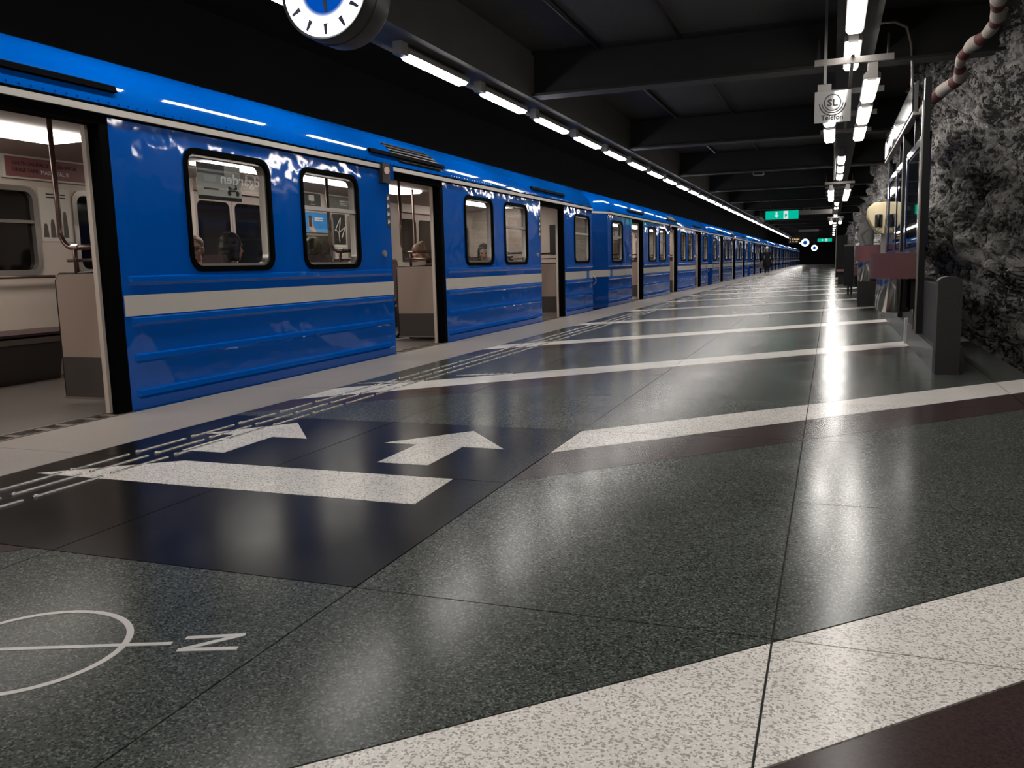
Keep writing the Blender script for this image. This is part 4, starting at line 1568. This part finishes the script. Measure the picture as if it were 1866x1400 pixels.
def ell(b, c, r, seg=16):
    vs, fs = [], []
    nr = 10
    for i in range(nr + 1):
        th = math.pi * i / nr
        for k in range(seg):
            ph_ = 2 * math.pi * k / seg
            vs.append((c[0] + r[0] * math.sin(th) * math.cos(ph_) if 0 < i < nr else c[0] + 1e-4 * math.cos(ph_), c[1] + (r[1] * math.sin(th) if 0 < i < nr else 1e-4) * math.sin(ph_), c[2] + r[2] * math.cos(th)))
    for i in range(nr):
        for k in range(seg):
            fs.append((i * seg + k, (i + 1) * seg + k, (i + 1) * seg + (k + 1) % seg, i * seg + (k + 1) % seg))
    fs += [tuple(range(seg)), tuple(range(nr * seg, (nr + 1) * seg))]
    b.add(vs, fs)


def blob(b, name, m, voxel, parent=None, it=3, rough=0.0):
    o = b.build('tmp_blob', m)
    rmod = o.modifiers.new('r', 'REMESH')
    rmod.mode = 'VOXEL'
    rmod.voxel_size = voxel
    sm = o.modifiers.new('s', 'SMOOTH')
    sm.factor = 0.5
    sm.iterations = it
    bpy.context.view_layer.update()
    me = bpy.data.meshes.new_from_object(o.evaluated_get(bpy.context.evaluated_depsgraph_get()))
    bpy.data.objects.remove(o)
    if rough:
        for v in me.vertices:
            v.co += Vector((noise.noise(v.co * 40), noise.noise(v.co * 40 + Vector((7, 0, 0))), noise.noise(v.co * 40 + Vector((0, 7, 0))))) * rough
    me.polygons.foreach_set('use_smooth', [True] * len(me.polygons))
    me.materials.clear()
    me.materials.append(M[m])
    me.name = name
    r = bpy.data.objects.new(name, me)
    COL.objects.link(r)
    r.parent = parent
    return r


M['statue'] = mat('weathered_stone', (138, 136, 132), 0.75, var=0.25, scale=12, bump=0.3, bscale=30)
b = MB()
capsule(b, (0, 0, 0.0), 0.16, (-0.02, 0, 0.45), 0.17)
capsule(b, (-0.02, 0, 0.45), 0.17, (-0.03, 0, 0.75), 0.20)
capsule(b, (-0.03, -0.12, 0.80), 0.10, (-0.22, -0.14, 0.62), 0.075)
capsule(b, (-0.22, -0.14, 0.62), 0.07, (-0.10, -0.18, 0.30), 0.06)
capsule(b, (-0.03, 0.12, 0.80), 0.10, (0.05, 0.22, 0.4), 0.07)
capsule(b, (-0.04, 0, 0.85), 0.07, (-0.06, 0, 1.0), 0.07)
ell(b, (-0.09, 0, 1.06), (0.10, 0.09, 0.13))
st = blob(b, 'stone_statue', 'statue', 0.022, None, 2, 0.006)
st.location = (0.66, 18.2, 0.92)
st.scale = (0.72, 0.72, 0.72)
tag(st, 'weathered grey stone figure leaning out beyond the payphone', 'statue')
tag(MB().box(0.50, 0.86, 18.0, 18.4, 0.0, 0.80).build('statue_plinth', 'stone'), 'dark block plinth under the grey stone figure', 'plinth')

# red and white striped pipe creeping over the rock
ctrl = [(0.85, 9.9, 2.40), (0.97, 9.55, 2.52), (1.09, 9.25, 2.58), (1.06, 9.05, 2.66), (1.09, 8.8, 2.74), (1.20, 8.55, 2.80), (1.24, 8.3, 2.87), (1.20, 8.05, 2.94), (1.23, 7.8, 3.02), (1.27, 7.55, 3.09), (1.30, 7.2, 3.2), (1.34, 6.7, 3.35)]
path = []
for i in range(len(ctrl) - 1):
    p0 = Vector(ctrl[max(i - 1, 0)])
    p1, p2 = Vector(ctrl[i]), Vector(ctrl[i + 1])
    p3 = Vector(ctrl[min(i + 2, len(ctrl) - 1)])
    for k in range(5):
        t = k / 5
        path.append(0.5 * ((2 * p1) + (p2 - p0) * t + (2 * p0 - 5 * p1 + 4 * p2 - p3) * t * t + (3 * p1 - p0 - 3 * p2 + p3) * t ** 3))
sp_ = thing('striped_pipe', 'wavy red and white striped pipe hanging along the rock wall', 'pipe')
M['sred'] = mat('stripe_red', (92, 50, 48), 0.75, var=0.25, scale=20)
M['swhite'] = mat('stripe_white', (160, 151, 142), 0.75, var=0.25, scale=20)
i = 0
k = 0
while i < len(path) - 2:
    stp = 2 if k % 2 else 3
    seg_ = path[i:i + stp + 1]
    if len(seg_) > 1:
        MB().tube([tuple(p) for p in seg_], [0.052 + 0.022 * noise.noise(p * 7) for p in seg_], 14).build('stripe_segment', 'swhite' if k % 2 == 0 else 'sred', sp_, smooth=50)
    i += stp
    k += 1


# ================================================================== PEOPLE
HAIR = {'dark': mat('hair_dark', (44, 33, 28), 0.5, var=0.3, scale=60), 'fair': mat('hair_fair', (120, 96, 74), 0.5, var=0.3, scale=60), 'grey': mat('hair_grey', (190, 186, 180), 0.6, var=0.2, scale=60)}
for k_, v_ in HAIR.items():
    M['hair_' + k_] = v_
M['coat_black'] = mat('coat_black', (20, 20, 21), 0.85)
M['coat_grey'] = mat('coat_grey', (128, 116, 108), 0.85, var=0.15, scale=25)
M['coat_brown'] = mat('coat_brown', (74, 58, 50), 0.85, var=0.15, scale=25)
M['jeans'] = mat('trousers_dark', (40, 42, 50), 0.85, var=0.2, scale=40)
M['shoe'] = mat('shoe_black', (16, 15, 15), 0.4)
M['eye'] = mat('eye_dark', (26, 20, 18), 0.3)
M['lip'] = mat('lip', (150, 88, 82), 0.5)


def hand(b, w_, d, side, s=1.0):
    """palm and five fingers; w_: wrist, d: pointing direction"""
    w_, d = Vector(w_), Vector(d).normalized()
    sd = d.cross(Vector((0, 0, 1)))
    if sd.length < 0.1:
        sd = Vector((0, 1, 0))
    sd = sd.normalized() * side
    nrm = d.cross(sd).normalized()
    if nrm.z < 0:
        nrm = -nrm
    pc = w_ + d * 0.045 * s
    for k in (-1, 0, 1):
        capsule(b, w_ + sd * 0.014 * k * s, 0.017 * s, w_ + d * 0.08 * s + sd * 0.022 * k * s, 0.014 * s, 8)
    for k, ln_ in zip((-1.5, -0.5, 0.5, 1.5), (0.058, 0.072, 0.076, 0.066)):
        base = w_ + d * 0.085 * s + sd * 0.021 * k * s
        mid = base + d * ln_ * 0.5 * s - nrm * 0.006
        end = mid + d * ln_ * 0.4 * s - nrm * 0.024
        capsule(b, base, 0.0095 * s, mid, 0.009 * s, 8)
        capsule(b, mid, 0.009 * s, end, 0.0078 * s, 8)
    tb_ = w_ + d * 0.03 * s + sd * 0.028 * s
    tm = tb_ + (d * 0.6 + sd).normalized() * 0.035 * s - nrm * 0.01
    capsule(b, tb_, 0.012 * s, tm, 0.0105 * s, 8)
    capsule(b, tm, 0.0105 * s, tm + (d + sd * 0.2).normalized() * 0.03 * s - nrm * 0.008, 0.009 * s, 8)


def person(label, loc, rz, J, hair, coat, trousers, opts=(), head_turn=0.0, head_tilt=0.0, voxel=0.0105, coat_len=0.0):
    """J: dict of joints in a frame facing +y; the body mesh is the top-level object"""
    g = {k: Vector(v) for k, v in J.items()}
    b = MB()
    hd = g['head']
    HM = Matrix.Translation(hd) @ Matrix.Rotation(head_turn, 4, 'Z') @ Matrix.Rotation(head_tilt, 4, 'X')

    def H_(p):
        return HM @ Vector(p)
    # head as several masses
    hb = MB()
    ell(hb, (0, -0.012, 0.03), (0.076, 0.094, 0.092))
    ell(hb, (0, 0.018, -0.035), (0.060, 0.070, 0.082))
    ell(hb, (0, 0.052, -0.095), (0.030, 0.028, 0.022))
    capsule(hb, (0, 0.083, 0.012), 0.010, (0, 0.106, -0.032), 0.015, 8)
    for s_ in (-1, 1):
        ell(hb, (s_ * 0.080, -0.008, -0.012), (0.010, 0.021, 0.034), 8)
        capsule(hb, (s_ * 0.012, 0.080, 0.026), 0.011, (s_ * 0.048, 0.068, 0.026), 0.010, 8)
        ell(hb, (s_ * 0.042, 0.058, -0.028), (0.022, 0.020, 0.022), 8)
    capsule(hb, (-0.018, 0.080, -0.062), 0.009, (0.018, 0.080, -0.062), 0.009, 8)
    hb.v = [tuple(HM @ Vector(v)) for v in hb.v]
    b.add(hb.v, hb.f)
    capsule(b, g['neck'], 0.056, H_((0, -0.02, -0.06)), 0.052)
    capsule(b, g['pelvis'], 0.13, g['chest'], 0.13)
    capsule(b, g['chest'], 0.12, g['neck'], 0.07)
    for s_ in ('l', 'r'):
        capsule(b, g['sh_' + s_], 0.05, g['el_' + s_], 0.042)
        capsule(b, g['el_' + s_], 0.04, g['wr_' + s_], 0.027)
        hand(b, g['wr_' + s_], g['wr_' + s_] - g['el_' + s_] if 'hd' not in g else g['hd'], 1 if s_ == 'l' else -1)
        capsule(b, g['chest'] + Vector((0, 0, 0.06)), 0.09, g['sh_' + s_], 0.055)
        capsule(b, g['hip_' + s_], 0.085, g['kn_' + s_], 0.06)
        capsule(b, g['kn_' + s_], 0.055, g['an_' + s_], 0.036)
        capsule(b, g['an_' + s_], 0.035, g['an_' + s_] + Vector((0, 0.15, -0.035)), 0.028)
    body = blob(b, 'person', 'skin', voxel, None, 2)
    tag(body, label, 'person')
    body.location = loc
    body.rotation_euler = (0, 0, rz)
    # clothes
    b = MB()
    capsule(b, g['pelvis'], 0.165, g['chest'], 0.165)
    capsule(b, g['chest'], 0.155, g['chest'] * 0.35 + g['neck'] * 0.65, 0.085)
    for s_ in ('l', 'r'):
        capsule(b, g['chest'] + Vector((0, 0, 0.06)), 0.115, g['sh_' + s_], 0.078)
        capsule(b, g['sh_' + s_], 0.076, g['el_' + s_], 0.062)
        capsule(b, g['el_' + s_], 0.060, g['el_' + s_].lerp(g['wr_' + s_], 0.93), 0.042)
        if coat_len:
            capsule(b, g['hip_' + s_], 0.16, g['hip_' + s_] + (g['kn_' + s_] - g['hip_' + s_]) * coat_len + Vector((0, 0, 0)), 0.17)
    if coat_len:
        capsule(b, g['pelvis'], 0.17, (g['kn_l'] + g['kn_r']) / 2, 0.19)
    blob(b, 'coat', coat, voxel * 1.4, body, 2, 0.003)
    b = MB()
    for s_ in ('l', 'r'):
        capsule(b, g['hip_' + s_], 0.105, g['kn_' + s_], 0.078)
        capsule(b, g['kn_' + s_], 0.075, g['kn_' + s_].lerp(g['an_' + s_], 0.94), 0.056)
    capsule(b, g['hip_l'], 0.11, g['hip_r'], 0.11)
    blob(b, 'trousers', trousers, voxel * 1.4, body, 2, 0.003)
    for s_ in ('l', 'r'):
        b = MB()
        a = g['an_' + s_]
        capsule(b, a + Vector((0, -0.03, -0.02)), 0.045, a + Vector((0, 0.15, -0.03)), 0.038)
        capsule(b, a + Vector((0, 0, 0.03)), 0.045, a + Vector((0, 0, -0.02)), 0.045)
        blob(b, 'shoe', 'shoe', voxel * 1.3, body, 2)
    # hair
    b = MB()
    if 'hat' not in opts:
        ell(b, (0, -0.026, 0.058), (0.086, 0.098, 0.080))
        ell(b, (0, -0.055, 0.010), (0.084, 0.066, 0.090))
        if 'long' in opts:
            capsule(b, (0, -0.070, 0.0), 0.07, (0, -0.085, -0.12), 0.055)
            for s_ in (-1, 1):
                capsule(b, (s_ * 0.066, 0.0, 0.05), 0.034, (s_ * 0.07, -0.03, -0.09), 0.030)
        if 'bun' in opts:
            ell(b, (0.0, -0.125, 0.075), (0.046, 0.042, 0.042))
        b.v = [tuple(HM @ Vector(v)) for v in b.v]
        blob(b, 'hair', 'hair_' + hair, 0.010, body, 1, 0.006)
    else:
        ell(b, (0, -0.02, 0.05), (0.102, 0.118, 0.088))
        ell(b, (0, -0.04, -0.01), (0.094, 0.09, 0.09))
        b.v = [tuple(HM @ Vector(v)) for v in b.v]
        blob(b, 'hat', 'white', 0.012, body, 2)
    # eyes, mouth, glasses
    for s_ in (-1, 1):
        e = MB()
        ell(e, (s_ * 0.031, 0.079, 0.004), (0.013, 0.008, 0.006), 10)
        e.v = [tuple(HM @ Vector(v)) for v in e.v]
        e.build('eye', 'eye', body, smooth=True)
    e = MB()
    ell(e, (0, 0.088, -0.062), (0.024, 0.006, 0.0045), 10)
    e.v = [tuple(HM @ Vector(v)) for v in e.v]
    e.build('mouth', 'lip', body, smooth=True)
    if 'glasses' in opts:
        gb = MB()
        for s_ in (-1, 1):
            lp_ = rloop(s_ * 0.034 - 0.025, s_ * 0.034 + 0.025, -0.012, 0.020, 0.008, 3)
            pts_ = [(p[0], 0.100, p[1]) for p in lp_]
            gb.tube(pts_ + pts_[:1], 0.0028, 6)
            gb.tube([(s_ * 0.058, 0.100, 0.012), (s_ * 0.084, 0.02, 0.006)], 0.0026, 6)
        gb.tube([(-0.010, 0.101, 0.010), (0.010, 0.101, 0.010)], 0.0028, 6)
        gb.v = [tuple(HM @ Vector(v)) for v in gb.v]
        gb.build('glasses', 'black', body)
    return body


SEAT = dict(pelvis=(0, -0.02, 0.56), chest=(0, -0.06, 0.84), neck=(0, -0.045, 0.99), head=(0, 0.0, 1.16),
            sh_l=(-0.18, -0.06, 0.93), sh_r=(0.18, -0.06, 0.93), el_l=(-0.23, 0.04, 0.68), el_r=(0.23, 0.04, 0.68),
            wr_l=(-0.13, 0.23, 0.63), wr_r=(0.13, 0.23, 0.63), hip_l=(-0.09, 0.0, 0.535), hip_r=(0.09, 0.0, 0.535),
            kn_l=(-0.10, 0.40, 0.54), kn_r=(0.10, 0.40, 0.54), an_l=(-0.10, 0.42, 0.09), an_r=(0.10, 0.42, 0.09))
PI = math.pi


def seat_var(**k):
    d = dict(SEAT)
    d.update(k)
    return d


person('man in glasses and dark coat seated at the lower left of the nearest window', (-6.20, 7.24, 0), PI, seat_var(head=(0.0, -0.01, 1.20), neck=(0, -0.045, 1.03), chest=(0, -0.06, 0.87)), 'fair', 'coat_black', 'jeans', ('glasses',), head_turn=0.55)
person('dark haired passenger in profile beside the nearest wide window', (-4.90, 6.20, 0), 0, seat_var(), 'dark', 'coat_black', 'jeans', ('long',), head_turn=-0.15)
person('passenger with dark hair seen low in the half-open window before the middle door', (-5.12, 7.80, 0), 0, seat_var(), 'dark', 'coat_black', 'jeans', ('long',))
reader = person('passenger with pinned-up hair reading behind the screen of the middle door', (-5.28, 10.62, 0), PI, seat_var(head=(0, 0.04, 1.14), wr_l=(-0.12, 0.25, 0.86), wr_r=(0.12, 0.25, 0.86), el_l=(-0.25, 0.05, 0.70), el_r=(0.25, 0.05, 0.70)), 'fair', 'coat_grey', 'jeans', ('bun', 'long'), head_turn=-0.3, head_tilt=-0.55)
person('passenger in brown coat leaning low in the window beyond the middle door', (-5.05, 12.37, 0), PI, seat_var(), 'dark', 'coat_brown', 'jeans', ('long',), head_turn=0.4, head_tilt=-0.3)
# newspaper held by the reader
npb = MB()
npb.add([(-5.47, 10.40, 0.80), (-5.27, 10.36, 0.78), (-5.07, 10.40, 0.80), (-5.07, 10.31, 1.04), (-5.27, 10.27, 1.02), (-5.47, 10.31, 1.04),
         (-5.47, 10.404, 0.80), (-5.27, 10.364, 0.78), (-5.07, 10.404, 0.80), (-5.07, 10.314, 1.04), (-5.27, 10.274, 1.02), (-5.47, 10.314, 1.04)],
        [(0, 1, 4, 5), (1, 2, 3, 4), (6, 7, 10, 11), (7, 8, 9, 10), (0, 1, 7, 6), (1, 2, 8, 7), (2, 3, 9, 8), (3, 4, 10, 9), (4, 5, 11, 10), (5, 0, 6, 11)])
npp = npb.build('newspaper', 'paper')
tag(npp, 'open newspaper held up by the reading passenger at the middle door', 'newspaper')
WALK = dict(pelvis=(0, 0, 0.96), chest=(0, 0.01, 1.28), neck=(0, 0.02, 1.47), head=(0, 0.04, 1.66),
            sh_l=(-0.20, 0, 1.40), sh_r=(0.20, 0, 1.40), el_l=(-0.29, 0.0, 1.12), el_r=(0.31, -0.04, 1.12),
            wr_l=(-0.33, 0.10, 0.90), wr_r=(0.38, -0.04, 0.88), hip_l=(-0.1, 0, 0.92), hip_r=(0.1, 0, 0.92),
            kn_l=(-0.10, 0.10, 0.50), kn_r=(0.10, -0.03, 0.49), an_l=(-0.10, 0.16, 0.09), an_r=(0.10, -0.20, 0.12))
person('person in long black coat and pale hat walking away beside the train', (-4.0, 59.6, 0.0), 0.0, WALK, 'grey', 'coat_black', 'coat_black', ('hat',), coat_len=0.9, voxel=0.013)
bag = thing('shopping_bag', 'pale grey carrier bag in the hand of the person walking away', 'bag', (-4.36, 59.72, 0.36))
b = MB()
b.add([(-0.15, -0.08, 0), (0.15, -0.08, 0), (0.15, 0.08, 0), (-0.15, 0.08, 0), (-0.20, -0.06, 0.36), (0.18, -0.07, 0.38), (0.19, 0.06, 0.37), (-0.2, 0.05, 0.38)],
      [(0, 3, 2, 1), (0, 1, 5, 4), (1, 2, 6, 5), (2, 3, 7, 6), (3, 0, 4, 7), (4, 5, 6, 7)])
b.build('sack', 'ad_grey', bag)
MB().tube([(-0.1, 0, 0.36), (-0.05, 0, 0.50), (0.03, 0, 0.52), (0.1, 0, 0.36)], 0.012, 6).build('handle', 'ad_grey', bag, smooth=True)
